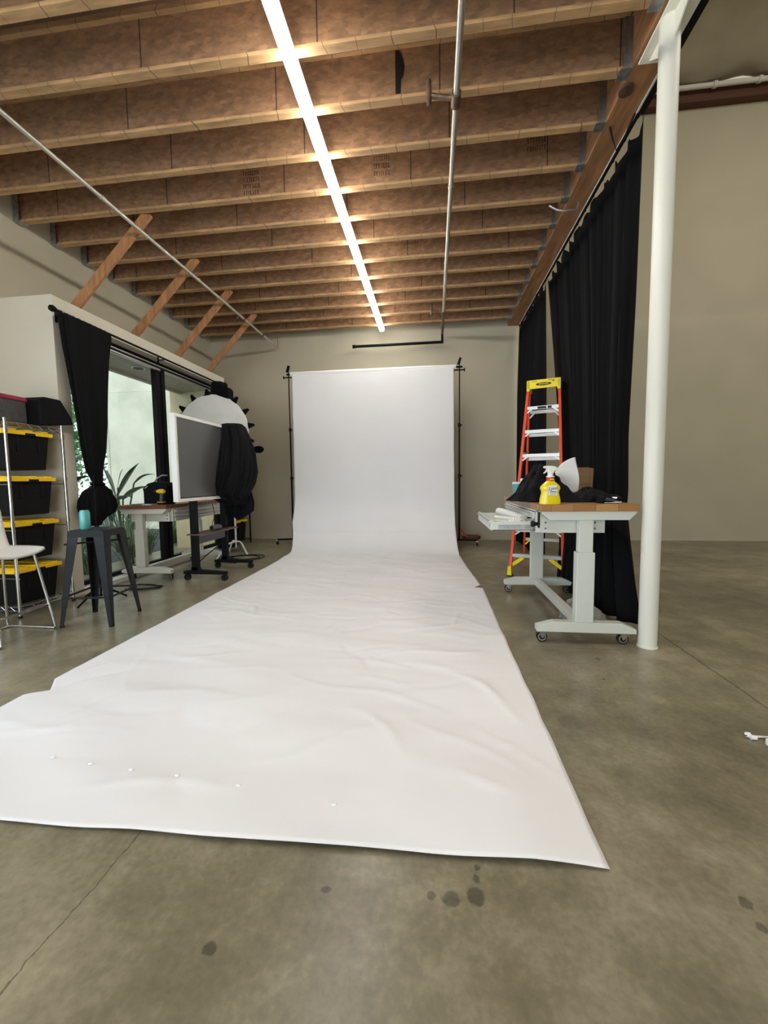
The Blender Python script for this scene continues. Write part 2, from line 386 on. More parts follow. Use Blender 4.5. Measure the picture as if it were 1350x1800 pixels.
# window frame and glass of the bay
wx = -3.74
fr = MB()
fr.box(wx-.03, wx+.03, 3.73, 6.66, .055, .10); fr.box(wx-.03, wx+.03, 3.73, 6.66, 2.69, 2.775)
fr.box(wx-.03, wx+.03, 3.73, 3.78, .1, 2.69); fr.box(wx-.03, wx+.03, 6.61, 6.66, .1, 2.69)
fr.box(wx-.035, wx+.035, 5.20, 5.29, .1, 2.69); fr.box(wx-.02, wx+.05, 5.30, 5.37, .1, 2.69)
wf = struct('window_1', fr, M_dsteel, bevel=.003)
gl = MB().add([(wx, 3.78, .10), (wx, 5.20, .10), (wx, 5.20, 2.69), (wx, 3.78, 2.69)], [(0, 1, 2, 3)]); gl.add([(wx+.01, 5.37, .10), (wx+.01, 6.61, .10), (wx+.01, 6.61, 2.69), (wx+.01, 5.37, 2.69)], [(0, 1, 2, 3)])
gl.build('pane', M_glass, wf)
MB().box(wx+.02, wx+.04, 3.73, 6.66, 2.66, 2.69).box(wx+.031, wx+.041, 3.73, 6.66, 2.72, 2.735).build('frame_strip', M_alu, wf)

# ================================================================== JOISTS AND BEAM
JY0 = 2.75; JS = 0.4222
def make_joist():
    t = thing('ceiling_joist', 'x', 'joist')
    MB().box(-4.34, 1.325, -.006, .006, ZC+.024, 4.235).build('web', M_osb, t)
    MB().box(-4.34, 1.33, -.030, .030, ZC, ZC+.024).build('bottom_flange', M_flange, t, bevel=.002)
    MB().box(-4.34, 1.33, -.038, .038, 4.232, 4.27).build('top_flange', M_flange, t)
    h = MB().box(1.285, 1.34, -.045, -.040, ZC-.003, 4.2).box(1.285, 1.34, .040, .045, ZC-.003, 4.2).box(1.265, 1.34, -.045, .045, ZC-.006, ZC-.002)
    h.build('joist_hanger', M_galv, t)
    h = MB().box(-4.34, -4.28, -.045, -.040, ZC-.003, 4.2).box(-4.34, -4.28, .040, .045, ZC-.003, 4.2).box(-4.34, -4.26, -.045, .045, ZC-.006, ZC-.002)
    h.build('joist_hanger', M_galv, t)
    return t
ORD = ['first', 'second', 'third', 'fourth', 'fifth', 'sixth', 'seventh', 'eighth', 'ninth', 'tenth', 'eleventh', 'twelfth', 'thirteenth', 'fourteenth', 'fifteenth', 'sixteenth']
proto = make_joist(); joists = []
ys = [JY0+.012+JS*k for k in range(-2, 12)]
for i, y in enumerate(reversed(ys)):
    j = proto if i == 0 else copy_tree(proto)
    j.location = (0, y, 0)
    tag(j, 'brown engineered wood ceiling joist, %s one out from the back wall' % ORD[i], 'joist', 'ceiling joists')
    joists.append(j)
# joists behind the camera that nothing in the photo shows are left out
def stamp(j, x, rows, w=.16, hh=.16):     # illegible printed block on the web face
    b = MB()
    for r_ in range(rows):
        z = 4.20-hh*.2-r_*hh/rows; xx = x-w/2
        while xx < x+w/2:
            cw = random.uniform(.008, .02)
            b.box(xx, xx+cw*.35, -.0075, -.0062, z-hh/rows*.6, z)
            if random.random() < .6: b.box(xx, xx+cw, -.0075, -.0062, z-.004, z)
            if random.random() < .5: b.box(xx, xx+cw, -.0075, -.0062, z-hh/rows*.6, z-hh/rows*.6+.004)
            xx += cw+.008
    b.build('printed_mark', M_ink, j)
# index 0 = nearest the back wall
stamp(joists[8], -.47, 3, .14, .20); stamp(joists[8], .93, 2, .16, .14); stamp(joists[8], -1.75, 4, .16, .24); stamp(joists[7], -3.35, 5, .14, .2); stamp(joists[5], -.28, 3, .2, .14); stamp(joists[6], .75, 2, .3, .07)
# dark oblong cut in one web with a pipe clamp beside it
q = MB().prism([(-.262, 3.935), (-.225, 3.935), (-.222, 4.03), (-.205, 4.05), (-.195, 4.12), (-.215, 4.19), (-.235, 4.225), (-.262, 4.225)], -.009, -.0062, 'y')
q.build('dark_patch', M_ink, joists[10])

struct('ceiling_beam', MB().box(1.34, 1.535, -5, 7.8, ZC, 4.27), M_beam, bevel=.006)
rail = thing('curtain_rail', 'dark steel rail running along the underside of the big ceiling beam', 'rail')
MB().box(1.54, 1.585, -3, 3.50, 3.86, 3.92).build('channel', M_dsteel, rail)
MB().box(1.535, 1.560, 3.50, 7.78, 3.86, 3.89).build('thin_channel', M_dsteel, rail)
MB().box(1.528, 1.54, -3, 7.7, 3.868, 3.878).build('pale_strip', M_trim, rail)

# white column with its saddle plate
col = thing('steel_column', 'round white painted steel column standing from floor to ceiling beam', 'column', (1.422, 2.85, 0)); col['kind'] = 'thing'
MB().tube([(0, 0, 0), (0, 0, 3.862)], .056, 40).build('shaft', M_col, col, smooth=True)
MB().box(-.06, .115, -.32, .26, 3.862, 3.876).build('saddle_plate', M_col, col, bevel=.002)
MB().prism([(-.30, 3.86), (.24, 3.86), (.06, 3.72), (-.06, 3.72)], -.004, .004, 'x').build('gusset', M_col, col)
MB().tube([(0, 0, 0), (0, 0, .006)], .062, 40).build('foot_ring', M_col, col)

# wood braces from bay ledge to joists
for i, (y0, y1) in enumerate(((3.90, 4.10), (4.73, 4.955), (5.565, 5.80), (6.38, 6.64))):
    b = MB()
    p = V((-3.66, y0, 2.90)); q = V((-2.90, y1, ZC+.02))
    b.bar(p, q, .04, .085)
    o = b.build('brace_stud', M_bulk, bevel=.003)
    tag(o, '%s slanting wooden brace from window ledge up to the joists, counted from the camera' % ORD[i], 'brace', 'slanting wood braces over the window')

# ================================================================== CEILING SERVICES
for i, (y0, y1) in enumerate(((6.22, 7.49), (4.945, 6.215), (3.66, 4.94), (2.38, 3.655), (1.10, 2.375), (-.18, 1.095), (-1.46, -.185))):
    t = thing('linear_light', 'glowing white LED ceiling batten, %s length out from the back wall' % ORD[i], 'light', (-.905, y0, 0), 0, 'LED batten lengths in one line')
    L = y1-y0
    MB().box(-.034, .034, 0, L, 3.860, ZC).build('housing', M_white, t)
    MB().prism([(-.043, 3.862), (.043, 3.862), (.042, 3.828), (.030, 3.808), (-.030, 3.808), (-.042, 3.828)], 0.003, L-.003, 'y').build('diffuser', M_led, t)

t = thing('conduit_pipe', 'long pale metal conduit with couplings hung below the joists, right of the light', 'pipe')
MB().tube([(.165, -1.5, 3.76), (.168, 6.66, 3.76)], .021, 14).build('tube', M_conduit, t, smooth=True)
MB().tube([(.168, 6.66, 3.76), (.17, 7.62, 3.755)], .022, 14).build('dark_tube', M_rust, t, smooth=True)
for y in (1.3, 3.90, 5.2):
    MB().tube([(.166, y, 3.76), (.166, y+.035, 3.76)], .0245, 14).build('coupling', M_conduit, t, smooth=True)
for y, z in ((3.02, 0), (6.64, 0)):
    MB().tube([(.166, y, 3.76), (.166, y+.10, 3.76)], .033, 14).build('tee_fitting', M_rust, t, smooth=True)
    MB().tube([(.15, y+.05, 3.765), (.03, y+.05, 3.79), (.0, y+.05, 3.80)], .018, 10).tube([(-.02, y+.05, 3.73), (-.02, y+.05, 3.80), (-.02, y+.05, 3.90)], [.014, .022, .015], 10).build('clamp_arm', M_rust, t, smooth=True)
MB().tube([(.168, 7.30, 3.757), (.168, 7.36, 3.757)], .03, 14).build('red_coupling', M_rust, t, smooth=True)
t = thing('drop_bar', 'black horizontal bar on the pipe end high on the back wall', 'pipe')
MB().tube([(.17, 7.62, 3.76), (.17, 7.62, 3.59)], .022, 14).build('elbow', M_dsteel, t, smooth=True)
MB().tube([(.19, 7.62, 3.61), (-1.44, 7.62, 3.61)], .024, 14).build('bar', M_dsteel, t, smooth=True)
MB().tube([(-1.42, 7.62, 3.61), (-1.47, 7.62, 3.61)], .032, 12).build('end_cap', M_dsteel, t, smooth=True)
t = thing('conduit_pipe', 'long thin pale conduit running under the joists above the windows', 'pipe')
MB().tube([(-2.93, -1.5, 3.685), (-2.93, 7.70, 3.685)], .0185, 12).build('tube', M_conduit, t, smooth=True)
for y in (3.5, 5.0, 6.25, 6.95): MB().tube([(-2.93, y, 3.685), (-2.93, y+.05, 3.685)], .023, 12).build('coupling', M_rust if y > 5.5 else M_conduit, t, smooth=True)
for y in (4.15, 6.3, 7.68): MB().tube([(-2.93, y, 3.69), (-2.93, y, ZC+.01)], .004, 6).build('hanger_rod', M_rust, t)
MB().tube([(-2.93, 6.3, 3.685), (-3.05, 6.3, 3.685)], .018, 10).tube([(-3.05, 6.3, 3.65), (-3.05, 6.3, 3.74)], .014, 8).build('clamp_arm', M_rust, t)
t = thing('sprinkler_pipe', 'white pipe run across the tall hall just above its dark wall timber', 'pipe')
MB().tube([(1.6, 7.58, 7.36), (9, 7.58, 7.36)], .036, 12).build('tube', M_trim, t, smooth=True)
for x in (4.45, 5.1, 6.4): MB().tube([(x, 7.58, 7.36), (x+.05, 7.58, 7.36)], .05, 12).build('coupling', M_trim, t, smooth=True)
tag(MB().box(1.57, 9, 7.66, 7.8, 7.20, 7.47).build('wall_timber', M_purlin, bevel=.004), 'dark red brown timber running along the top of the tall wall', 'timber')
t = thing('wall_hook', 'curved pale metal hook sticking out from the beam above the curtains', 'hook')
MB().tube([(1.17, 4.5, 3.875), (1.24, 4.5, 3.83), (1.31, 4.5, 3.81), (1.43, 4.5, 3.81), (1.45, 4.5, 3.86), (1.45, 4.5, ZC)], .010, 10).build('rod', M_alu, t, smooth=True)
t = thing('cable_run', 'thin dark cable looping down beside the column head under the beam', 'cable')
MB().tube([(1.39, 3.62, ZC), (1.41, 3.62, 3.80), (1.45, 3.64, 3.72), (1.50, 3.6, 3.80), (1.52, 3.5, 3.87)], .008, 8).build('cord', M_rub, t, smooth=True)
MB().tube([(1.37, 3.30, ZC+.002), (1.37, 3.30, ZC-.02)], .05, 20).build('round_box', M_rust, t)

# ================================================================== CURTAINS
def curtain(name, label, cols, folds, amp, m, scal, seed, ztops, group=None):
    """cols: list of (z, y_near, y_far, x) rows from top to bottom"""
    def row(v):
        z = cols[0][0]+(cols[-1][0]-cols[0][0])*v
        for a, b in zip(cols, cols[1:]):
            if b[0] <= z <= a[0]:
                t = (a[0]-z)/(a[0]-b[0]); return z, a[1]+(b[1]-a[1])*t, a[2]+(b[2]-a[2])*t, a[3]+(b[3]-a[3])*t
        return cols[-1]
    def fn(u, v):
        z, y0, y1, x = row(v)
        uu = u+.012*noise.noise(V((u*9, v*1.2, seed)))
        ph = uu*folds*2*PI + 1.4*noise.noise(V((u*7, v*.8, seed+5)))
        a = amp*(.55+.45*min(1, v*3))*(1+.5*noise.noise(V((u*13, v*.7, seed+9))))
        dx = a*math.sin(ph)+.35*a*math.sin(2.3*ph+1)
        y = y0+(y1-y0)*uu + .25*a*math.cos(ph)
        zz = z
        if v < .08: zz = z - (1-v/.08)*scal[1]*(abs(math.sin(u*scal[0]*PI))**1.4)
        if seed == 1 and z < 1.0: dx = max(dx - .22*((1.0-z)/1.0)**.8*max(0, math.sin(max(0, min(1, uu*1.06))*PI))**.5, -.27)
        return (x+dx, y, zz)
    o = MB().grid(int(folds*16), 60, fn).build(name, m, smooth=True, solid=.003)
    return tag(o, label, 'curtain', group)
curtain('curtain', 'tall black curtain behind the workbench, nearer of the two on the right',
        [(3.86, 3.50, 6.02, 1.575), (2.6, 3.64, 5.78, 1.625), (1.5, 3.70, 5.50, 1.63), (.9, 3.60, 5.33, 1.60), (.012, 3.20, 5.05, 1.58)], 12, .042, M_velvet, (11, .09), 1, 0, 'black curtains under the beam')
curtain('curtain', 'black curtain hanging behind the orange ladder, farther of the two on the right',
        [(3.86, 6.08, 7.70, 1.545), (2.6, 6.02, 7.70, 1.54), (1.0, 5.98, 7.72, 1.54), (.012, 5.96, 7.72, 1.54)], 11, .038, M_velvet, (8, .10), 7, 0, 'black curtains under the beam')
for y0, y1, n in ((3.5, 5.9, 12), (6.05, 7.65, 9)):
    for k in range(n):
        y = y0+(y1-y0)*k/(n-1)
        tag(MB().tube([(1.55, y+.018*math.cos(a), 3.856+.018*math.sin(a)) for a in [i*PI/5 for i in range(10)]], .0025, 5, closed=True).build('curtain_ring', M_dsteel),
            'small dark ring holding a black curtain to the steel rail', 'ring', 'curtain rings on the right')

# left window curtains and rod
t = thing('curtain_rod', 'black curtain rod with ball end mounted over the windows', 'rod')
MB().tube([(-3.48, 3.53, 2.755), (-3.48, 6.62, 2.755)], .0125, 14).build('pole', M_dsteel, t, smooth=True)
MB().tube([(-3.48, 3.46, 2.755), (-3.48, 3.475, 2.755), (-3.48, 3.495, 2.755), (-3.48, 3.52, 2.755), (-3.48, 3.535, 2.755)], [.008, .026, .031, .024, .012], 16).build('finial', M_dsteel, t, smooth=True)
for y in (3.62, 5.08, 6.55):
    MB().bar((-3.48, y, 2.745), (BX, y, 2.745), .012, .012).box(BX, BX+.008, y-.012, y+.012, 2.68, 2.79).build('bracket', M_dsteel, t)
def foldfn(n, a, ph=0):
    def f(th):
        k = noise.noise(V((math.cos(th)*1.3, math.sin(th)*1.3, ph*.8+n)))
        return 1+a*math.sin(n*th+4*k+ph*.4)+a*.6*math.sin((n*2+1)*th+6*k-ph*.7)+a*1.6*noise.noise(V((math.cos(th)*3.2, math.sin(th)*3.2, ph*2.2+n*3)))
    return f
zs = [(2.735, 3.525, 4.115, .045), (2.70, 3.53, 4.12, .05), (2.434, 3.565, 4.07, .055), (2.10, 3.615, 4.035, .06), (1.785, 3.655, 4.01, .065), (1.50, 3.688, 3.965, .065), (1.267, 3.735, 3.90, .06), (1.16, 3.80, 3.89, .045), (1.12, 3.79, 3.915, .05),
      (1.06, 3.69, 3.98, .085), (.97, 3.640, 4.03, .11), (.90, 3.635, 4.045, .12), (.84, 3.645, 4.01, .11), (.79, 3.66, 3.90, .08), (.75, 3.69, 3.85, .06), (.712, 3.73, 3.84, .04)]
t = thing('curtain', 'black curtain tied in a hanging knot at the near window edge', 'curtain')
MB().sections([((-3.45, (a+b)/2, z), w, (b-a)/2, foldfn(11, .05, z*.6)) for z, a, b, w in zs], 88).build('fabric', M_velvet, t, smooth=True)
MB().tube([(-3.45+.055*math.cos(a), 3.845+.052*math.sin(a), 1.135) for a in [i*PI/8 for i in range(16)]], .014, 8, closed=True).build('tie', M_black, t, smooth=True)
rg = MB()
for k in range(9):
    y = 3.58+k*.065; rg.tube([(-3.48+.02*math.cos(a), y+.006*math.cos(a), 2.748+.022*math.sin(a)) for a in [i*PI/6 for i in range(12)]], .003, 5, closed=True)
rg.build('ring_tape', M_alu, t)
t = thing('curtain', 'black curtain bunched at the far window edge behind the round softbox', 'curtain')
MB().sections([((-3.42, 6.36, z), w, .14, foldfn(9, .07, z)) for z, w in ((2.74, .10), (2.6, .12), (2.3, .14), (1.4, .12), (.6, .12), (.06, .13))], 72).build('fabric', M_velvet, t, smooth=True)

# ================================================================== PAPER BACKDROP
YF, YR, RZ, RT = 1.10, 7.0, 3.0, .95
PX = [(1.05, -2.205, .497), (1.17, -2.205, .500), (1.8, -2.20, .508), (2.6, -2.20, .503), (4.25, -2.215, .512), (5.2, -2.22, .44), (6.2, -2.25, .385), (7.0, -2.45, .36), (8.0, -2.44, .352), (9.6, -2.435, .348)]
def edges(s):
    for a, b in zip(PX, PX[1:]):
        if s <= b[0]:
            t = max(0, (s-a[0])/(b[0]-a[0])); return a[1]+(b[1]-a[1])*t, a[2]+(b[2]-a[2])*t
    return PX[-1][1], PX[-1][2]
arc = RT*PI/2; s_arc0 = YR-RT-YF; s_tot = s_arc0+arc+(RZ-RT)
creases = []
rc = random.Random(4)
for k in range(120):      # sharp-ish creases: centre, direction, half length, height
    cx = rc.uniform(-2.1, .45); cyy = rc.uniform(1.3, 6.0); a = rc.gauss(0, .45) if rc.random() < .7 else rc.uniform(0, PI)
    creases.append((cx, cyy, math.cos(a), math.sin(a), rc.uniform(.12, .5), rc.uniform(.002, .007)*(1 if rc.random() < .6 else -1), rc.uniform(.012, .035)))
for cx, cyy, a, L in ((.05, 3.1, .5, .35), (.12, 3.6, -.3, .3), (.2, 3.3, 1.2, .3), (-.1, 3.7, .1, .4), (.22, 2.2, -.9, .3), (-.25, 1.75, 2.3, .25), (.2, 1.45, 2.4, .12), (0, 2.6, .2, .4), (.1, 4.2, .1, .35)):
    creases.append((cx, cyy, math.cos(a), math.sin(a), L, .007, .018))
def wrinkle(x, s, dampen=1.0):
    h = .012*noise.noise(V((x*.9, s*1.1, 0)))+.012*noise.noise(V((x*1.6+4, s*3.4+x*.8, 2)))+.0035*noise.noise(V((x*4, s*9, 5)))
    for cx, c2, ca, sa, L, hh, w in creases:
        dx = x-cx; dy = s-c2
        if abs(dx) > .7 or abs(dy) > .7: continue
        u = dx*ca+dy*sa; v = -dx*sa+dy*ca+.03*math.sin(u*9+cx*20)
        if abs(u) < L: h += 1.25*hh*math.exp(-abs(v)/w)*(1-(u/L)**2)
    return h*dampen
def paper_pt(u, v):
    s = v*s_tot
    if s < s_arc0: y0 = YF+s; y, z, ny, nz = y0, 0, 0, 1
    elif s < s_arc0+arc:
        a = (s-s_arc0)/RT; y = YR-RT+RT*math.sin(a); z = RT-RT*math.cos(a); ny, nz = -math.sin(a), math.cos(a); y0 = YF+s
    else: y, z, ny, nz = YR, RT+s-s_arc0-arc, -1, 0; y0 = YF+s
    xl, xr = edges(y0)
    # torn notches on both sides and a slanting near edge
    if 4.26 < y0 < 4.40: xr -= .10*max(0, 1-(y0-4.26)/.14) if y0 > 4.29 else .10*(y0-4.26)/.03
    if 1.88 < y0 < 2.05: xl += .10*max(0, 1-abs(y0-1.93)/(.05 if y0 < 1.93 else .12))
    xl += .006*noise.noise(V((y0*5, 1, 0))); xr += .005*noise.noise(V((y0*5, 9, 0)))
    x = xl+(xr-xl)*u
    if s < .5:
        y += (.06*u + .012*noise.noise(V((x*2.5, 0, 8))))*(1-s/.5)
    damp = 1 if s < s_arc0 else max(.45, 1-(s-s_arc0)/arc)
    w = wrinkle(x, y0, damp)
    if s < s_arc0:
        fz = min(1, (s_arc0-s)/.5)
        e = min(u, 1-u)*2.7
        w = w*(1-fz)+fz*max(w+.009, .0015)*min(1, .35+e*3)
        if s < .25:      # front lip curls slightly
            w += (.014*(1-u)**1.5+.001)*(1-s/.25)**2
    elif s > s_arc0+arc:
        k = (s-s_arc0-arc)/(RZ-RT)
        w += .015*math.sin(u*PI)*math.sin(k*PI) - .03*math.exp(-(1-u)*14)*math.sin(k*PI)*.5
    if s < s_arc0+arc*.5: w += .010*min(1, max(0, (s-s_arc0+.5)/.5))
    return (x, y+ny*w, max(.002, z+nz*w))
t = thing('paper_backdrop', 'wide white seamless paper backdrop swept from its roll across the floor', 'backdrop')
MB().grid(150, 430, paper_pt).build('paper_sheet', M_paper, t, smooth=True, solid=.0012)
MB().tube([(-2.47, YR+.04, RZ+.005), (.38, YR+.04, RZ+.005)], .042, 24).build('paper_roll', M_paper, t, smooth=True)
MB().tube([(-2.54, YR+.04, RZ+.005), (.49, YR+.04, RZ+.005)], .016, 12).build('crossbar', M_dsteel, t, smooth=True)
# small taped fasteners along the near end
for k, (x, y) in enumerate(((-1.56, 1.42), (-1.37, 1.40), (-1.18, 1.385), (-.98, 1.375), (-.72, 1.35), (-.345, 1.30))):
    MB().sections([((x, y, .012), .011, .006, None), ((x, y, .019), .008, .004, None)], 12).build('paper_pimple', M_paper, t, smooth=True)
tag(t, kind='thing')

def stand(x, lab, sgn):
    t = thing('backdrop_stand', lab, 'stand', (x, YR+.05, 0), 0, 'stands holding the paper roll')
    MB().tube([(0, 0, .10), (0, 0, 1.2)], .017, 12).tube([(0, 0, 1.2), (0, 0, 2.05)], .014, 12).tube([(0, 0, 2.05), (0, 0, 3.04)], .010, 12).build('pole', M_dsteel, t, smooth=True)
    for z in (1.2, 2.05): MB().tube([(0, 0, z-.03), (0, 0, z+.03)], .024, 12).tube([(0, 0, z), (.05, 0, z)], .008, 8).build('collar', M_dsteel, t, smooth=True)
    MB().tube([(-.09, -.01, 2.955), (-.085, -.01, 2.955), (-.08, -.01, 2.955), (.07, -.01, 2.955), (.075, -.01, 2.955), (.09, -.01, 2.955)], [.028, .028, .011, .011, .028, .028], 12).build('roller_clamp', M_dsteel, t, smooth=True)
    b = MB(); b.bar((-.03, -.02, 3.04), (.01, -.03, 3.15), .03, .018); b.bar((-.005, -.01, 3.04), (.025, -.02, 3.15), .02, .018); b.build('spring_clamp', M_dsteel, t)
    for a in (0.0, 2.1, 4.2):
        a2 = a if sgn > 0 else PI-a
        e = V((.30*math.cos(a2), .26*math.sin(a2), .085))
        MB().tube([(0, 0, .105), e+V((0, 0, .01))], .016, 10).build('leg', M_dsteel, t, smooth=True)
        c = MB().tube([(e.x-.012, e.y, .034), (e.x+.012, e.y, .034)], .034, 16).build('caster', M_rub, t, smooth=True)
        MB().box(e.x-.02, e.x+.02, e.y-.012, e.y+.012, .045, .085).build('caster_fork', M_chrome, c)
    return t
stand(.44, 'black roller stand at the right end of the paper roll', 1)
stand(-2.51, 'black roller stand at the left end of the paper roll', -1)
t = thing('sand_bag', 'dark reddish weight bag lying on the right backdrop stand legs', 'bag', (.66, 7.16, .085))
MB().sections([((0, 0, z), a, b, foldfn(3, .05)) for z, a, b in ((0.0, .10, .05), (.02, .15, .075), (.06, .16, .08), (.09, .11, .05))], 28).build('body', M_purlin, t, smooth=True)
MB().tube([(-.12, 0, .08), (-.16, -.02, .16), (-.19, -.02, .20), (-.16, -.04, .10), (-.05, -.05, .06)], .010, 8).build('strap', M_red, t, smooth=True)

# ================================================================== DESKS
def caster(parent, x, y, r, m_fork, top):
    c = MB().tube([(x, y-.011, r), (x, y+.011, r)], r, 20).build('caster', M_rub, parent, smooth=True)
    MB().tube([(x, y-.013, r), (x, y+.013, r)], r*.78, 18).build('tyre_face', M_galv, c, smooth=True)
    MB().tube([(x, y-.0142, r), (x, y+.0142, r)], r*.55, 16).build('hub', M_rub, c, smooth=True)
    MB().prism([(x-.006, r-.006), (x+.006, r-.006), (x+.030, top-.014), (x+.030, top), (x-.016, top), (x-.014, top-.02)], y-.019, y-.0165, 'y').prism([(x-.006, r-.006), (x+.006, r-.006), (x+.030, top-.014), (x+.030, top), (x-.016, top), (x-.014, top-.02)], y+.0165, y+.019, 'y').box(x-.03, x+.04, y-.025, y+.025, top-.008, top).build('fork', m_fork, c)
    return c
def desk(name, label, loc, rz, D, L, zt, zj, colx, m, mtop, mir, legs, casters, drawers):
    """local x from the drawer side (0) to the back (D); y from the near leg plane (0)"""
    t = thing(name, label, 'workbench', loc, rz)
    s = -1 if mir else 1
    def X(a): return s*a
    def bx(b, x0, x1, y0, y1, z0, z1): return b.box(min(X(x0), X(x1)), max(X(x0), X(x1)), y0, y1, z0, z1)
    bx(MB(), 0.0, D-.01, -.06, L+.09, zt-.045, zt).build('tabletop', mtop, t, bevel=.003)
    for y in legs:
        f = MB().prism([(X(-.005), .080), (X(D+.01), .080), (X(D+.01), .112), (X(D-.08), .150), (X(.11), .150), (X(-.005), .118)], y-.034, y+.034, 'y').build('foot', m, t, bevel=.003)
        bx(MB(), colx-.058, colx+.058, y-.036, y+.036, .15, zj).build('lower_leg', m, t, bevel=.005)
        bx(MB(), colx-.046, colx+.046, y-.028, y+.028, zj, zt-.10).build('upper_leg', m, t, bevel=.004)
        MB().prism([(X(.01), zt-.045), (X(D-.02), zt-.045), (X(D-.02), zt-.06), (X(D-.065), zt-.104), (X(.065), zt-.104), (X(.01), zt-.06)], y-.045, y+.045, 'y').build('top_rail', m, t, bevel=.002)
        bx(MB(), .03, colx+.145, y+.046, y+.052, zt-.20, zt-.09).build('side_plate', m, t)
        for dx, dz in ((.06, .13), (.06, .17), (colx+.08, .13), (colx+.08, .17)):
            MB().tube([(X(dx), y+.040, zt-dz), (X(dx), y+.047, zt-dz)], .006, 8).build('bolt', M_grey, t)
    bx(MB(), colx-.03, colx+.03, legs[0]+.03, legs[-1]-.03, .09, .145).build('stretcher', m, t, bevel=.003)
    for x, y in casters: caster(t, X(x), y, .036, M_chrome, .080)
    # drawer bank along the front
    b = MB(); bx(b, 0, .40, .07, .078, zt-.20, zt-.05); bx(b, 0, .40, L-.03, L-.022, zt-.20, zt-.05); bx(b, 0.39, .40, .07, L-.02, zt-.20, zt-.05); bx(b, 0, .40, .07, L-.02, zt-.055, zt-.046)
    b.build('drawer_case', m, t)
    for (z0, z1, pull, y0, y1) in drawers:
        dr = MB(); bx(dr, -pull-.012, -pull, y0, y1, z0, z1); bx(dr, -pull, .3-pull, y0, y0+.008, z0, z1-.01); bx(dr, -pull, .3-pull, y1-.008, y1, z0, z1-.01); bx(dr, -pull, .3-pull, y0, y1, z0, z0+.006); bx(dr, .29-pull, .3-pull, y0, y1, z0, z1-.01)
        d = dr.build('drawer', m, t, bevel=.001)
        hb = MB(); bx(hb, -pull-.026, -pull-.010, y0+.02, y1-.02, z1-.018, z1-.008); hb.build('handle', M_alu, d)
        if pull > .1:
            rl = MB(); bx(rl, -pull+.04, .1, y0-.010, y0-.002, z0+.012, z0+.042); rl.build('slide_rail', M_galv, d)
    return t
ZT = .957
desk('adjustable_workbench', 'white height adjustable workbench with butcher block top, right beside the column', (.712, 2.88, 0), 0, .63, 1.28, ZT, .633, .305, M_desk, M_oak, False, (0, 1.28),
     ((.035, 0), (.565, 0), (.035, 1.28), (.60, 1.28)), ((ZT-.105, ZT-.06, 0, .09, 1.23), (ZT-.20, ZT-.125, .28, .17, 1.0)))
ZL = .885
desk('adjustable_workbench', 'cream height adjustable workbench with dark wood top, left below the window', (-3.055, 4.40, 0), .018, .61, 1.20, ZL, .597, .37, M_ldesk, M_oak2, True, (0, 1.20),
     ((.03, 0), (.50, 0), (.03, 1.20), (.50, 1.20)), ((ZL-.105, ZL-.06, 0, .09, 1.17), (ZL-.15, ZL-.11, 0, .09, 1.17), (ZL-.198, ZL-.155, 0, .09, 1.17)))

# black knobs and white rolls in and around the open drawer
for k, (p, q, r_) in enumerate((((.585, 3.75, .845), (.70, 3.28, .822), .032), ((.53, 3.55, .805), (.69, 3.22, .805), .022), ((.50, 3.38, .795), (.66, 3.12, .795), .012))):
    o = MB().tube([p, V(p).lerp(V(q), .5)+V((0, 0, .003)), q], r_, 16).build('paper_tube', M_gwhite, smooth=True)
    tag(o, ['thickest white paper roll lying in the open workbench drawer', 'medium white paper roll lying in the open workbench drawer', 'thin white rod lying at the front of the open drawer'][k], 'roll', 'white rolls in the open drawer')
cr = MB().grid(26, 26, lambda u, v: (.58+.16*u, 3.13+.34*v, .79+.035*math.sin(u*PI)*math.sin(v*PI)+.022*noise.noise(V((u*7, v*7, 1)))+.012*noise.noise(V((u*19, v*19, 1)))))
tag(cr.build('plastic_wrap', M_gwhite, smooth=True, solid=.001), 'crumpled white plastic wrap heaped in the open workbench drawer', 'wrap')
for k, (x, y, z) in enumerate(((.435, 3.13, .782), (.475, 3.14, .80), (.545, 3.10, .792))):
    o = MB().tube([(x-.015, y, z), (x-.012, y, z), (x+.02, y+.006, z)], [.013, .017, .012], 14).build('clamp_knob', M_rub, smooth=True)
    tag(o, 'black clamp knob in the open drawer, %s from the left' % ORD[k], 'knob', 'black knobs in the drawer')
o = MB().tube([(.66, 2.86, .825), (.675, 2.86, .825), (.69, 2.86, .825), (.715, 2.87, .825)], [.018, .022, .012, .012], 14).box(.705, .715, 2.845, 2.87, .80, .905).build('clamp_knob', M_rub, smooth=True)
tag(o, 'black knob clamp screwed to the near corner of the white workbench', 'clamp')

# spray bottle
t = thing('spray_bottle', 'yellow trigger spray bottle of cleaner standing at the white workbench edge', 'bottle', (.785, 2.875, ZT), .08)
prof = [(0, .062, .030), (.004, .068, .034), (.035, .0665, .034), (.055, .062, .032), (.08, .056, .030), (.095, .060, .031), (.108, .066, .032), (.122, .062, .031), (.140, .046, .027), (.152, .030, .022), (.158, .027, .021)]
MB().sections([((0, 0, z), a, b, lambda th: (abs(math.cos(th))**3+abs(math.sin(th))**3)**(-1/3)) for z, a, b in prof], 48).build('body', M_byel, t, smooth=True)
MB().sections([((0, 0, z), a, b, None) for z, a, b in ((.156, .028, .022), (.178, .024, .021), (.184, .023, .02))], 32).build('red_collar', M_red, t, smooth=True)
MB().sections([((0, 0, z), a, a, None) for z, a in ((.183, .026), (.192, .026), (.194, .018), (.215, .017))], 32).build('neck_ring', M_white, t, smooth=True)
MB().prism([(-.018, .207), (.020, .207), (.022, .222), (.044, .232), (.046, .242), (.034, .254), (.005, .260), (-.03, .260), (-.047, .257), (-.047, .246), (-.020, .240)], -.013, .013, 'y').build('trigger_head', M_white, t, bevel=.005)
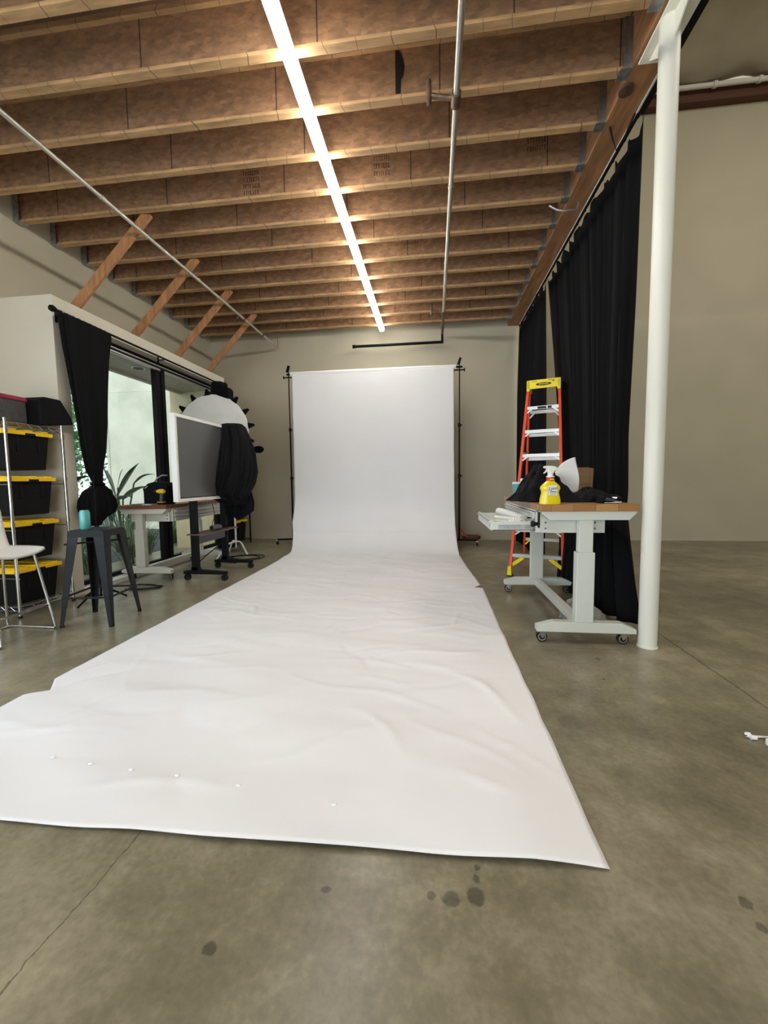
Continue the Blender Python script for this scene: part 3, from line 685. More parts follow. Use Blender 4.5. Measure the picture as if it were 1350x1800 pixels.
MB().prism([(-.026, .244), (-.014, .244), (-.020, .225), (-.040, .208), (-.048, .212), (-.034, .224)], -.007, .007, 'y').build('trigger', M_white, t, bevel=.002)
MB().box(-.024, .036, -.0335, -.0320, .062, .128).build('label_panel', M_white, t)
text('Lysol', .030, M_navy, t, facing(V((.006, -.0345, .108)), (0, -1, 0), .15), 'label_lettering', shear=.3, sx=.9)
MB().box(-.012, .033, -.0345, -.0338, .083, .088).build('label_bar', M_navy, t)
MB().box(-.014, .030, -.0345, -.0338, .073, .0745).box(-.008, .026, -.0345, -.0338, .067, .0683).build('label_lines', M_grey, t)
MB().box(-.012, .018, -.0225, -.0212, .164, .174).build('cap_sticker', M_yel, t)

# heap of black cloth on the bench, tissue sheet, box, cup
def heap(name, label, cat, cx, cy_, rx, ry, prof, m, seed, z0=ZT, group=None, amp=.34, n=160):
    b = MB(); secs = []
    K = 40
    for i in range(K+1):
        a = i/K; rr = math.cos(a*PI/2)**.75; h = math.sin(a*PI/2)
        for_ring = []
        for j in range(n):
            th = 2*PI*j/n; x = rx*rr*math.cos(th); y = ry*rr*math.sin(th)
            nn = 1+amp*noise.noise(V((math.cos(th)*1.6, math.sin(th)*1.6, seed+a)))+amp*.5*noise.noise(V((math.cos(th)*4, math.sin(th)*4, seed+a*3)))+.05*amp*math.sin(th*14+a*9)
            px = cx+x*nn
            for_ring.append((px, cy_+y*nn, z0+.001+prof((px-cx)/rx)*h*(1+.6*amp*noise.noise(V((x*12, y*12, seed)))+.35*amp*math.sin(9*math.atan2(y, x)+20*noise.noise(V((x*5, y*5, seed)))))))
        secs.append(for_ring)
    for r_ in secs: b.v += r_
    for i in range(K):
        for j in range(n): b.f.append((i*n+j, i*n+(j+1) % n, (i+1)*n+(j+1) % n, (i+1)*n+j))
    b.f.append(tuple(range(n)))
    return tag(b.build(name, m, smooth=True), label, cat, group)
heap('black_fabric_bundle', 'heap of crumpled black cloth piled on the white workbench', 'cloth', .90, 3.32, .30, .22, lambda u: .235*math.exp(-((u+.32)/.62)**2)+.03, M_bag, 3)
heap('black_fabric_bundle', 'low tail of black cloth trailing toward the workbench right end', 'cloth', 1.16, 3.22, .15, .15, lambda u: .075+.02*math.cos(u*3), M_bag, 11)
t = thing('tissue_sheet', 'white foam sheet standing out of the black cloth heap', 'sheet')
def sheet_fn(u, v):
    zb = 1.10-.10*u; zt = 1.150+.150*(1-(1-u)**1.7)
    return (.975+.165*u+.02*math.sin(v*PI)*u+.018*(1-v)*u, 3.50+.035*math.sin(u*4)+.015*math.sin(v*6+u*3), zb+(zt-zb)*v)
MB().grid(20, 20, sheet_fn).build('sheet', M_gwhite, t, smooth=True, solid=.006)
t = thing('cardboard_box', 'open brown cardboard box behind the black cloth heap', 'box', (1.2, 3.86, ZT))
MB().box(-.22, .19, -.006, 0, 0, .27).box(-.22, .19, .22, .226, 0, .20).box(-.22, -.214, 0, .22, 0, .27).box(.184, .19, 0, .22, 0, .20).box(-.22, .19, 0, .22, 0, .006).build('carton', M_card, t)
MB().box(-.21, .19, -.008, -.0062, .118, .122).build('fold_line', M_purlin, t)
MB().prism([(.19, .01), (.205, .02), (.215, .26), (.19, .265)], -.03, 0, 'y').build('flap', M_card, t)
t = thing('drinking_tumbler', 'teal tumbler standing at the far left end of the white workbench', 'cup', (.80, 4.05, ZT))
MB().sections([((0, 0, z), r_, r_, None) for z, r_ in ((0, .030), (.01, .033), (.13, .042))], 28).build('body', M_teal, t, smooth=True)
MB().sections([((0, 0, z), r_, r_, None) for z, r_ in ((.128, .044), (.142, .044), (.146, .038))], 28).build('lid', M_white, t, smooth=True)
t = thing('black_pouch', 'small black pouch with grey mesh panel at the workbench right end', 'pouch', (1.20, 2.98, ZT), .1)
MB().prism([(-.07, 0), (.07, 0), (.075, .012), (.04, .030), (-.01, .048), (-.05, .05)], -.04, .05, 'y').build('body', M_bag, t, bevel=.006)
MB().prism([(-.042, .022), (.055, .010), (.03, .026), (-.035, .043)], -.043, -.0405, 'y').build('mesh_panel', M_gfab, t)
MB().prism([(-.045, .004), (.066, .004), (.07, .012), (.03, .012), (.0, .007), (-.045, .008)], -.043, -.0405, 'y').build('white_edge', M_white, t)
t = thing('black_pouch', 'flat black pouch with bright clip lying near the workbench far right', 'pouch', (1.27, 3.12, ZT), -.2)
MB().sections([((0, 0, z), a, b, foldfn(5, .04)) for z, a, b in ((0, .07, .06), (.03, .075, .065), (.055, .04, .03))], 30).build('body', M_bag, t, smooth=True)
MB().box(.0, .03, -.07, -.065, .03, .038).build('clip', M_chrome, t)
# sheer fabric on floor behind workbench leg
heap('sheer_fabric', 'crumpled translucent grey fabric lying on the floor behind the workbench leg', 'cloth', 1.20, 3.42, .17, .11, lambda u: .12-.05*u, mat('grey_voile', (.30, .30, .29), .7, bump=.3, bscale=40), 21, z0=0, amp=.45)

# ================================================================== LADDER
t = thing('step_ladder', 'orange fibreglass step ladder with yellow top cap standing before the curtains', 'ladder', (1.165, 4.775, 0), -.34)
H, DL, SP, BW, TW = 2.33, .60, 1.22, .29, .175
def railpt(s_, a, front=True):     # a 0..1 up the rail
    hw = BW+(TW-BW)*a
    return V((s_*hw, (DL if front else SP-.0) * (a if front else 1) + (0 if front else (DL+.06-SP)*a), H*a))
for s_ in (-1, 1):
    MB().bar(railpt(s_, .035), railpt(s_, .975), .032, .078).build('front_rail', M_orange, t, bevel=.003)
    MB().bar(railpt(s_, .02, False)*1.0, railpt(s_, .95, False), .026, .05).build('rear_rail', M_orange, t, bevel=.003)
    p = railpt(s_, 0); MB().prism([(p.x-.028, 0), (p.x+.028, 0), (p.x+.019-s_*.002, .115), (p.x-.019-s_*.002, .115)], -.045, .055, 'y').build('foot', M_lyel, t, bevel=.003)
    MB().prism([(p.x-.03, 0), (p.x+.03, 0), (p.x+.03, .012), (p.x-.03, .012)], -.048, .058, 'y').build('foot_pad', M_rub, t)
    p = railpt(s_, 0, False); MB().box(p.x-.022, p.x+.022, p.y-.03, p.y+.03, 0, .06).build('rear_foot', M_rub, t)
    for a in (.36, .62): 
        A = railpt(s_, a); B = railpt(s_, a+.02, False)
        MB().bar(A+V((-s_*.02, 0, 0)), B+V((-s_*.02, 0, 0)), .005, .02).build('spreader', M_alu, t)
for k in range(7):
    z = .26+.293*k; a = z/H; p = railpt(1, a); hw = p.x-.012; y = p.y
    st = MB().box(-hw, hw, y-.045, y+.04, z-.008, z).box(-hw, hw, y-.047, y-.041, z-.042, z).box(-hw, hw, y+.036, y+.04, z-.03, z).build('step', M_alu, t, bevel=.002)
    m = M_lyel if k == 0 else M_alu; g = .13 if k == 0 else .055
    for s_ in (-1, 1):
        MB().bar((s_*(hw-g*.95), y-.044, z-.038), (s_*(hw+.005), y-.044, z-.038-g*.75), .006, .04 if k == 0 else .018).build('gusset', m, st)
    if k in (6,):
        MB().box(-.06, .04, y-.0495, y-.0475, z-.036, z-.008).box(.055, .10, y-.0495, y-.0475, z-.036, z-.008).build('sticker', M_ink, st)
for z in (.28, .56, .84, 1.12, 1.395, 1.70, 1.985):
    a = z/H; p = railpt(1, a, False); hw = p.x-.01
    MB().box(-hw, hw, p.y-.004, p.y+.004, z-.02, z+.02).build('rear_bar', M_alu, t)
    if z in (.28, 1.985):
        for s_ in (-1, 1): MB().bar((s_*(hw-.07), p.y-.008, z), (s_*hw, p.y-.008, z-.075), .006, .02).build('rear_gusset', M_lyel if z < 1 else M_alu, t)
y = DL
cp = MB().box(-.19, .19, y-.075, y+.125, H-.012, H+.012).box(-.19, .19, y-.085, y-.07, H-.095, H+.012).box(-.195, -.155, y-.085, y+.125, H-.12, H+.01).box(.155, .195, y-.085, y+.125, H-.12, H+.01).build('top_cap', M_lyel, t, bevel=.006)
MB().add([(.088*math.cos(i*PI/16), y-.0872, H-.045+.019*math.sin(i*PI/16)) for i in range(32)]+[(.088*math.cos(i*PI/16), y-.0852, H-.045+.019*math.sin(i*PI/16)) for i in range(32)],
         [tuple(range(32)), tuple(range(63, 31, -1))]+[(i, (i+1) % 32, 32+(i+1) % 32, 32+i) for i in range(32)]).build('logo_oval', M_ink, cp)
text('WERNER', .030, M_lyel, cp, facing(V((0, y-.0885, H-.045)), (0, -1, 0)), 'logo_lettering', sx=.95)
MB().box(-.13, -.07, y-.0872, y-.0852, H-.012, H-.007).box(.06, .13, y-.0872, y-.0852, H-.008, H-.003).box(.10, .12, y-.0872, y-.0852, H-.025, H-.015).build('cap_print', M_ink, cp)

# ================================================================== LEFT: SHELF RACK WITH BINS
t = thing('wire_shelf', 'chrome wire shelving rack holding black and yellow bins, left edge', 'shelf', (0, 0, 0))
px0, px1, py0, py1 = -4.32, -3.50, 3.0, 3.52
for (x, y) in ((px1, py0), (px1, py1), (px0, py0), (px0, py1)):
    MB().tube([(x, y, .012), (x, y, 1.69)], .0127, 14).build('post', M_chrome, t, smooth=True)
    MB().tube([(x, y, 0), (x, y, .02)], .016, 12).build('foot', M_rub, t)
    for z in (1.57, 1.17, .78, .37): MB().tube([(x, y, z), (x, y, z+.035)], .0165, 12).build('collar', M_chrome, t, smooth=True)
for z in (1.66, .095):
    b = MB()
    for (A, B) in (((px1, py0), (px1, py1)), ((px0, py0), (px0, py1)), ((px0, py0), (px1, py0)), ((px0, py1), (px1, py1))):
        for dz in (0, -.035): b.tube([(A[0], A[1], z+dz), (B[0], B[1], z+dz)], .003, 6)
        n = max(6, int((V(B)-V(A)).length/.045)); 
        for k in range(n):
            p = V(A).lerp(V(B), k/n); q = V(A).lerp(V(B), (k+1)/n); zz = (z, z-.035) if k % 2 == 0 else (z-.035, z)
            b.tube([(p.x, p.y, zz[0]), (q.x, q.y, zz[1])], .002, 5)
    for k in range(1, 30):
        x = px0+(px1-px0)*k/30; b.tube([(x, py0, z+.003), (x, py1, z+.003)], .0018, 5)
    b.build('wire_deck', M_chrome, t)
for z in (1.19, .80, .385):
    b = MB()
    for y in (py0+.02, py1-.02): b.tube([(px0, y, z-.05), (px1, y, z-.05)], .004, 6)
    b.build('side_runner', M_chrome, t)
def make_bin(label, loc, w, l, h, group, rz=0):
    """lid top at z=0 local; w across y, l along x (negative)"""
    t = thing('storage_bin', label, 'storage bin', loc, rz, group)
    b = MB(); z0, z1 = -h, -.03
    tw, bw = w/2-.02, w/2-.05; tl, bl = l-.04, l-.09
    vs = []
    for z, a, c in ((z0, bw, bl), (z1, tw, tl)):
        x0 = -(l-c)/2-c; x1 = -(l-c)/2
        vs += [(x0, -a, z), (x1, -a, z), (x1, a, z), (x0, a, z)]
    b.add(vs, [(3, 2, 1, 0), (4, 5, 6, 7), (0, 1, 5, 4), (1, 2, 6, 5), (2, 3, 7, 6), (3, 0, 4, 7)])
    for yy in (-w*.22, w*.22): b.box(-.034, -.018, yy-.006, yy+.006, -h*.55, -.06)
    b.build('body', M_bin, t, bevel=.012)
    ld = MB().box(-l, 0, -w/2, w/2, -.046, -.011)
    for yy in (-w*.36, -w*.02, w*.32): ld.box(-l+.02, -.004, yy-w*.09, yy+w*.09, -.012, 0)
    ld.build('lid', M_yel, t, bevel=.004)
    MB().box(-.03, .004, -.045, .045, -.05, -.028).build('latch', M_bin, t, bevel=.003)
    return t
NAMES = ['topmost', 'second from top', 'third from top', 'lowest']
for k, z in enumerate((1.615, 1.212, .822, .42)):
    make_bin('black storage bin with yellow lid on the chrome rack, %s' % NAMES[k], (-3.525, 3.235, z), .43, .74, .345, 'bins on the chrome rack')
t = thing('duffel_bag', 'grey and black bag with crimson edge on top of the chrome rack', 'bag', (-3.79, 3.13, 1.668))
MB().prism([(-.17, 0), (.15, 0), (.16, .03), (.155, .215), (.14, .235), (-.15, .255), (-.17, .24)], -.19, .19, 'y').build('body', M_gfab, t, bevel=.02)
MB().prism([(-.172, .238), (.145, .222), (.162, .205), (.166, .222), (.15, .248), (-.172, .268)], -.195, .195, 'y').build('piping', M_crim, t, bevel=.006)
MB().box(-.10, -.06, -.198, -.188, 0, .17).box(.05, .085, -.198, -.188, 0, .17).box(-.1, .085, -.198, -.188, .15, .18).box(.156, .166, -.12, -.07, 0, .17).build('strap', M_bag, t)
t = thing('fabric_cover', 'angular black fabric case hanging over the chrome rack top edge', 'bag', (-3.56, 3.38, 1.672))
b = MB(); pts = []
for x in (-.16, .05):
    pts += [(x, -.05, 0), (x+.03, .26, .04), (x+.03, .235, .115), (x, .165, .262), (x, .0, .262), (x, -.055, .225)]
b.add(pts, [tuple(range(6)), tuple(range(11, 5, -1))]+[(i, (i+1) % 6, 6+(i+1) % 6, 6+i) for i in range(6)])
b.build('body', M_bag, t, bevel=.012)

# ================================================================== WHITE COUNTER CHAIR
t = thing('counter_chair', 'white shell counter chair with chrome sled legs at the left edge', 'chair', (-3.17, 2.60, 0))
def seat_fn(u, v):
    x = -.22+.40*u; y = (-.21+.42*v)*(1-.25*max(0, u-.6))
    z = .632-.012*math.cos((v-.5)*PI)+.02*(abs(v-.5)*2)**3 - .03*max(0, u-.8)*5*max(0, u-.8)
    if u < .18: z += (.18-u)**2*9
    return (x, y, z)
MB().grid(24, 20, seat_fn).build('seat', M_white, t, smooth=True, solid=.024)
MB().grid(16, 20, lambda u, v: (-.22-.07*u-.03*math.sin(v*PI), (-.21+.42*v)*(1-.12*u), .645+.30*u+.0)).build('backrest', M_white, t, smooth=True, solid=.012)
for s_ in (-1, 1):
    y = s_*.205
    MB().tube([(.12, y*.75, .605), (.205, y, .02), (.20, y, .010), (-.20, y, .010), (-.225, y, .02), (-.16, y*.75, .60)], .0095, 10).build('leg', M_chrome, t, smooth=True)
MB().tube([(.175, -.195, .20), (.175, .195, .20)], .0085, 10).build('footrest', M_chrome, t, smooth=True)
MB().tube([(-.2, -.205, .010), (-.2, .205, .010)], .008, 10).build('rear_bar', M_chrome, t, smooth=True)

# ================================================================== BLACK METAL STOOL
t = thing('metal_stool', 'black sheet metal bar stool holding a teal can', 'stool', (-2.765, 3.045, 0), .15)
zs_ = .768
MB().prism([(-.14, -.12), (-.12, -.14), (.12, -.14), (.14, -.12), (.14, .12), (.12, .14), (-.12, .14), (-.14, .12)], zs_-.012, zs_, 'z').build('seat', M_stool, t, bevel=.006)
b = MB()
for s_ in (-1, 1):
    b.prism([(-.138, zs_-.006), (.138, zs_-.006), (.145, zs_-.055), (-.145, zs_-.055)], s_*.140-.003, s_*.140+.003, 'y')
    b.prism([(-.138, zs_-.006), (.138, zs_-.006), (.145, zs_-.055), (-.145, zs_-.055)], s_*.140-.003, s_*.140+.003, 'x')
b.build('skirt', M_stool, t)
for sx_ in (-1, 1):
    for sy2 in (-1, 1):
        b = MB()
        for ax in (0, 1):      # folded angle leg: two tapering faces
            top = V((sx_*.142, sy2*.142, zs_-.045)); bot = V((sx_*.205, sy2*.205, 0))
            d = V((-sx_, 0, 0)) if ax == 0 else V((0, -sy2, 0)); nrm = V((0, -sy2, 0)) if ax == 0 else V((-sx_, 0, 0))
            vs = []
            for p, w in ((top, .082), (bot, .028)):
                for e in (0, 1): vs += [p+nrm*.004*e, p+d*w+nrm*.004*e]
            b.add(vs, [(0, 1, 3, 2), (4, 6, 7, 5), (0, 4, 5, 1), (2, 3, 7, 6), (0, 2, 6, 4), (1, 5, 7, 3)])
        lg = b.build('leg', M_stool, t)
        MB().box(sx_*.205-.011*(1+sx_), sx_*.205+.011*(1-sx_), sy2*.205-.011*(1+sy2), sy2*.205+.011*(1-sy2), 0, .02).build('foot_cap', M_rub, lg)
b = MB()
for s_ in (-1, 1):
    b.bar((-.185, s_*.186, .235), (.185, s_*.186, .235), .006, .016); b.bar((s_*.186, -.185, .235), (s_*.186, .185, .235), .006, .016)
b.build('footrest', M_stool, t)
MB().bar((-.16, -.16, .66), (.16, .16, .66), .006, .014).bar((-.16, .16, .655), (.16, -.16, .655), .006, .014).tube([(0, 0, .65), (0, 0, .668)], .02, 12).build('cross_brace', M_stool, t)
t = thing('drink_can', 'teal drink can standing on the black metal stool', 'can', (-2.83, 3.0, zs_))
MB().sections([((0, 0, z), r_, r_, None) for z, r_ in ((0, .032), (.008, .037), (.138, .037), (.148, .031), (.152, .031))], 32).build('body', M_teal, t, smooth=True)
MB().tube([(0, 0, .1525), (0, 0, .154)], .03, 24).build('lid', M_alu, t)

# light stand behind the stool
t = thing('light_stand', 'black folding light stand behind the stool in front of the window', 'stand', (-3.20, 3.52, 0))
MB().tube([(0, 0, .05), (0, 0, .7)], .010, 10).tube([(0, 0, .7), (0, 0, 1.22)], .005, 10).build('pole', M_dsteel, t, smooth=True)
for ex, ey in ((-.02, -.25), (.14, .16), (-.22, .02)):
    MB().tube([(0, 0, .16), (ex, ey, .012)], .009, 8).tube([(0, 0, .06), (ex*.55, ey*.55, .075)], .005, 6).build('leg', M_dsteel, t, smooth=True)
MB().tube([(0, 0, .66), (0, 0, .74)], .02, 12).tube([(-.05, 0, .7), (.02, 0, .7)], .008, 8).build('collar', M_dsteel, t, smooth=True)
def cable(label, pts, r_, m=M_rub, name='cable'):
    P = [V(p) for p in pts]; out = []
    for i in range(len(P)-1):
        p0, p1, p2, p3 = P[max(0, i-1)], P[i], P[i+1], P[min(len(P)-1, i+2)]
        for k in range(8):
            q = k/8; out.append(.5*((2*p1)+(-p0+p2)*q+(2*p0-5*p1+4*p2-p3)*q*q+(-p0+3*p1-3*p2+p3)*q**3))
    out.append(P[-1])
    return tag(MB().tube(out, r_, 8).build(name, m, smooth=True), label, 'cable')
cable('tangled black cable on the floor below the near window edge', [(-3.30, 3.95, .006), (-3.1, 3.9, .012), (-2.95, 4.02, .006), (-3.1, 4.12, .012), (-3.3, 4.05, .018), (-3.2, 3.93, .012), (-3.0, 3.98, .018), (-2.98, 4.1, .006), (-3.3, 4.15, .006)], .006)
cable('loop of black cable lying on floor beyond the rolling screen', [(-2.75, 5.35, .006), (-3.05, 5.5, .006), (-3.1, 5.8, .006), (-2.8, 5.95, .008), (-2.6, 5.8, .006), (-2.75, 5.6, .012), (-3.0, 5.7, .014), (-2.95, 5.95, .006), (-2.62, 5.95, .014), (-2.55, 5.7, .006), (-2.8, 5.45, .006)], .007)

# ================================================================== ROLLING SCREEN
t = thing('rolling_display', 'large grey screen in a white frame on a black wheeled stand', 'display', (0, 0, 0))
SX0, SX1, SY0, SY1, SZ0, SZ1 = -2.705, -2.645, 3.97, 5.17, .935, 1.86
fm = MB()
fm.box(SX0, SX1, SY0, SY0+.035, SZ0+.035, SZ1-.035).box(SX0, SX1, SY1-.035, SY1, SZ0+.035, SZ1-.035).box(SX0, SX1, SY0, SY1, SZ1-.035, SZ1).box(SX0, SX1, SY0, SY1, SZ0, SZ0+.035)
fm.build('frame', M_white, t, bevel=.003)
MB().box(SX0+.005, SX1-.012, SY0+.035, SY1-.035, SZ0+.035, SZ1-.035).build('screen', M_screen, t)
MB().box(SX1-.013, SX1-.010, SY0+.035, SY1-.035, SZ0+.035, SZ0+.045).box(SX1-.013, SX1-.010, SY0+.035, SY0+.042, SZ0+.035, SZ1-.035).build('bezel', M_dsteel, t)
for y in (4.40, 5.08):
    MB().box(-2.79, -2.715, y-.03, y+.03, .115, 1.35).build('post', M_dsteel, t, bevel=.004)
    MB().prism([(-2.90, .075), (-2.38, .075), (-2.38, .105), (-2.70, .125), (-2.72, .16), (-2.80, .16), (-2.80, .125), (-2.90, .110)], y-.03, y+.03, 'y').build('foot', M_dsteel, t, bevel=.004)
    for x in (-2.865, -2.405):
        c = MB().tube([(x, y-.02, .037), (x, y+.02, .037)], .036, 18).build('caster', M_rub, t, smooth=True)
        MB().box(x-.012, x+.012, y-.024, y+.024, .045, .078).build('caster_fork', M_dsteel, c)
MB().box(-2.83, -2.60, 4.36, 5.16, .530, .545).build('shelf', M_brownp, t, bevel=.002)
MB().box(-2.735, -2.728, 4.42, 5.06, .42, .53).build('shelf_support', M_grey, t)
MB().box(-2.715, -2.705, 4.36, 5.12, 1.0, 1.3).build('mount_plate', M_dsteel, t)
t = thing('speaker', 'grey cylindrical speaker lying on the rolling stand shelf', 'speaker', (-2.69, 4.66, .582))
MB().tube([(0, 0, 0), (0, .01, 0), (.02, .15, 0), (.022, .16, 0)], [.030, .036, .036, .031], 24).build('body', M_grey, t, smooth=True)
MB().tube([(0, -.002, 0), (0, .003, 0)], .026, 20).build('end_cap', M_rub, t)
cable('thin black cable dropping from the desk to the speaker shelf', [(-2.78, 4.86, .87), (-2.77, 4.88, .72), (-2.76, 4.80, .62), (-2.75, 4.84, .553), (-2.7, 5.0, .553)], .004)
cable('black cable drooping below the rolling stand shelf', [(-2.74, 4.9, .53), (-2.80, 5.2, .42), (-2.95, 5.3, .28), (-3.1, 5.2, .14), (-3.2, 5.1, .02)], .007)

# black cloth over the screen corner
def clothsec(z, x0, x1, yc, ry): return ((((x0+x1)/2), yc, z), (x1-x0)/2, ry, foldfn(13, .055, z*1.1))
t = thing('black_drape', 'long black cloth draped over the right corner of the screen', 'cloth')
MB().sections([clothsec(*a) for a in ((1.90, -2.76, -2.50, 5.16, .10), (1.86, -2.80, -2.46, 5.14, .20), (1.70, -2.83, -2.40, 5.15, .23), (1.53, -2.86, -2.355, 5.13, .28), (1.27, -2.88, -2.335, 5.10, .34), (1.12, -2.9, -2.355, 5.08, .37), (1.0, -2.88, -2.43, 5.08, .36), (.93, -2.85, -2.48, 5.12, .28), (.84, -2.80, -2.49, 5.2, .14))], 130).build('cloth', M_bag, t, smooth=True)
MB().sections([clothsec(*a) for a in ((1.02, -2.80, -2.50, 5.34, .10), (.86, -2.80, -2.46, 5.34, .12), (.74, -2.80, -2.47, 5.34, .12), (.68, -2.76, -2.56, 5.34, .10), (.64, -2.72, -2.62, 5.34, .06))], 90).build('tail', M_bag, t, smooth=True)

# octagonal/round softbox on a chrome stand
OC = V((-3.12, 5.56, 1.87)); ON = V((.10, -1, .03)).normalized()
t = thing('round_softbox', 'big round softbox with pale grey front and black pointed tabs', 'softbox')
ox = V((0, 0, 1)).cross(ON).normalized(); oy = ON.cross(ox)
NR = 16; RR = .52
def opt(a, r_, d): return OC+ox*math.cos(a)*r_+oy*math.sin(a)*r_+ON*d
b = MB(); rings = []
for rr, d in ((0.001, .03), (.2, .045), (.42, .03), (RR, 0)):
    rings.append([opt(2*PI*k/64, rr*(1 if rr < .5 else 1-.012*(1-abs(math.cos(8*2*PI*k/64)))), d-.006*math.cos(5*2*PI*k/64)*rr) for k in range(64)])
for r_ in rings: b.v += [tuple(p) for p in r_]
for i in range(3):
    for j in range(64): b.f.append((i*64+j, i*64+(j+1) % 64, (i+1)*64+(j+1) % 64, (i+1)*64+j))
b.build('front_cloth', M_lgrey, t, smooth=True)
b = MB()
for rr, d in ((RR+.004, 0), (RR*.92, -.12), (RR*.6, -.27), (.09, -.38), (.01, -.39)):
    b.v += [tuple(opt(2*PI*k/48, rr, d)) for k in range(48)]
for i in range(4):
    for j in range(48): b.f.append((i*48+j, i*48+(j+1) % 48, (i+1)*48+(j+1) % 48, (i+1)*48+j))
b.build('shell', M_bag, t, smooth=True)
for k in range(NR):
    a = 2*PI*(k+.35)/NR; w = .085
    vs = [opt(a-w, RR-.01, .004), opt(a+w, RR-.01, .004), opt(a-.02, RR+.085, .0), opt(a+.03, RR+.075, .0)]
    vs += [v-ON*.012 for v in vs]
    MB().add(vs, [(0, 1, 3, 2), (4, 6, 7, 5), (0, 4, 5, 1), (1, 5, 7, 3), (3, 7, 6, 2), (2, 6, 4, 0)]).build('pointed_tab', M_black, t)
MB().prism([(-.14, 2.42), (-.06, 2.37), (.10, 2.32), (.10, 2.46), (.06, 2.50), (-.06, 2.52), (-.10, 2.50)], 5.58, 5.74, 'y', Matrix.Translation((-2.98, 0, 0))).build('top_flap', M_black, t, bevel=.01)
t = thing('chrome_stand', 'chrome stand with bent white legs behind the rolling display', 'stand', (-3.06, 5.98, 0))
MB().tube([(0, 0, .12), (0, 0, 1.85)], .016, 12).build('column', M_chrome, t, smooth=True)
for ex, ey in ((.17, .02), (-.02, -.60), (-.25, .25)):
    MB().tube([(0, 0, .22), (ex*.35, ey*.35, .215), (ex*.5, ey*.5, .19), (ex, ey, .012)], .013, 10).build('leg', M_white, t, smooth=True)
MB().box(-.02, .02, -.12, .04, 1.80, 1.90).build('mount', M_dsteel, t)

# ================================================================== FAR LEFT: BLACK RACK WITH BINS
t = thing('wire_shelf', 'black wire rack of yellow lidded bins against the back wall', 'shelf')
for x, y in ((-3.49, 6.78), (-3.44, 7.30), (-4.22, 6.78), (-4.22, 7.30)):
    MB().tube([(x, y, 0), (x, y, 1.9)], .014, 10).build('post', M_dsteel, t, smooth=True)
b = MB()
for z in (.08, 1.66):
    for (A, B) in (((-3.48, 6.78), (-3.44, 7.30)), ((-4.22, 6.78), (-4.22, 7.30)), ((-4.22, 6.78), (-3.48, 6.78)), ((-4.22, 7.30), (-3.44, 7.30))):
        b.tube([(A[0], A[1], z), (B[0], B[1], z)], .006, 6)
    for k in range(1, 16): b.tube([(-4.2+.7*k/16, 6.78, z), (-4.2+.7*k/16, 7.30, z)], .003, 5)
b.build('wire_deck', M_dsteel, t)
make_bin('black bin with yellow lid on floor level of the back wall rack', (-3.47, 7.04, .455), .46, .7, .40, 'bins by the back wall')
make_bin('black bin with yellow lid stacked above the lowest back wall bin', (-3.47, 7.04, .86), .46, .7, .40, 'bins by the back wall')
t = thing('picture_frame', 'narrow white frame standing on the back wall bins', 'frame', (-3.385, 7.20, .862))
MB().box(-.022, 0, 0, .03, 0, 1.16).box(-.022, 0, -.34, .03, 0, .035).box(-.022, 0, -.34, .03, 1.13, 1.16).box(-.022, 0, -.34, -.31, 0, 1.16).build('frame', M_white, t)
MB().box(-.018, -.012, -.31, 0, .03, 1.13).build('panel', M_lgrey, t)
o = MB().prism([(-3.60, 1.68), (-3.30, 1.68), (-3.18, 1.675), (-3.12, 1.72), (-3.12, 1.76), (-3.16, 1.80), (-3.30, 1.785), (-3.60, 1.78)], 7.20, 7.32, 'y').build('camera_bag', M_black, bevel=.012)
tag(o, 'black elongated pouch poking out over the back wall rack', 'pouch')

# things on the left desk
t = thing('tool_bag', 'open black tool bag standing on the left workbench', 'bag', (-3.31, 4.62, ZL))
MB().prism([(-.16, 0), (.13, 0), (.14, .16), (.15, .22), (.10, .26), (-.02, .27), (-.10, .25), (-.17, .19), (-.16, .15)], -.09, .10, 'y').build('body', M_bag, t, bevel=.01)
MB().tube([(-.04, -.05, .26), (.0, -.05, .31), (.06, -.04, .345), (.12, -.03, .345)], .010, 8).build('handle', M_galv, t, smooth=True)
MB().tube([(-.13, -.095, .19), (-.11, -.095, .205), (-.09, -.095, .22)], .006, 6).build('buckle', M_chrome, t)
t = thing('cordless_drill', 'yellow and black cordless drill standing before the tool bag', 'drill', (-3.19, 4.46, ZL))
MB().tube([(-.05, 0, .155), (-.03, 0, .155), (0, 0, .155), (.03, 0, .155), (.045, 0, .15)], [.016, .024, .028, .028, .022], 16).build('motor_housing', M_yel, t, smooth=True)
MB().tube([(-.09, 0, .155), (-.05, 0, .155)], [.010, .018], 12).build('chuck', M_rub, t, smooth=True)
MB().bar((.01, 0, .14), (.0, 0, .04), .028, .032).build('grip', M_grey, t, bevel=.005)
MB().box(-.035, .04, -.025, .025, 0, .038).build('battery', M_rub, t, bevel=.004)
MB().box(-.036, .041, -.026, .026, .026, .034).build('battery_stripe', M_yel, t)
t = thing('magazine', 'glossy blue and white magazine lying on the left workbench', 'magazine', (-3.38, 4.44, ZL), .1)
MB().box(-.15, .11, -.07, .10, 0, .009).build('pages', M_white, t, bevel=.001)
MB().box(-.149, .02, -.069, .099, .009, .0105).box(.05, .09, -.05, .09, .009, .0105).box(-.14, .0, -.0715, -.070, .001, .008).build('cover_print', M_navy, t)

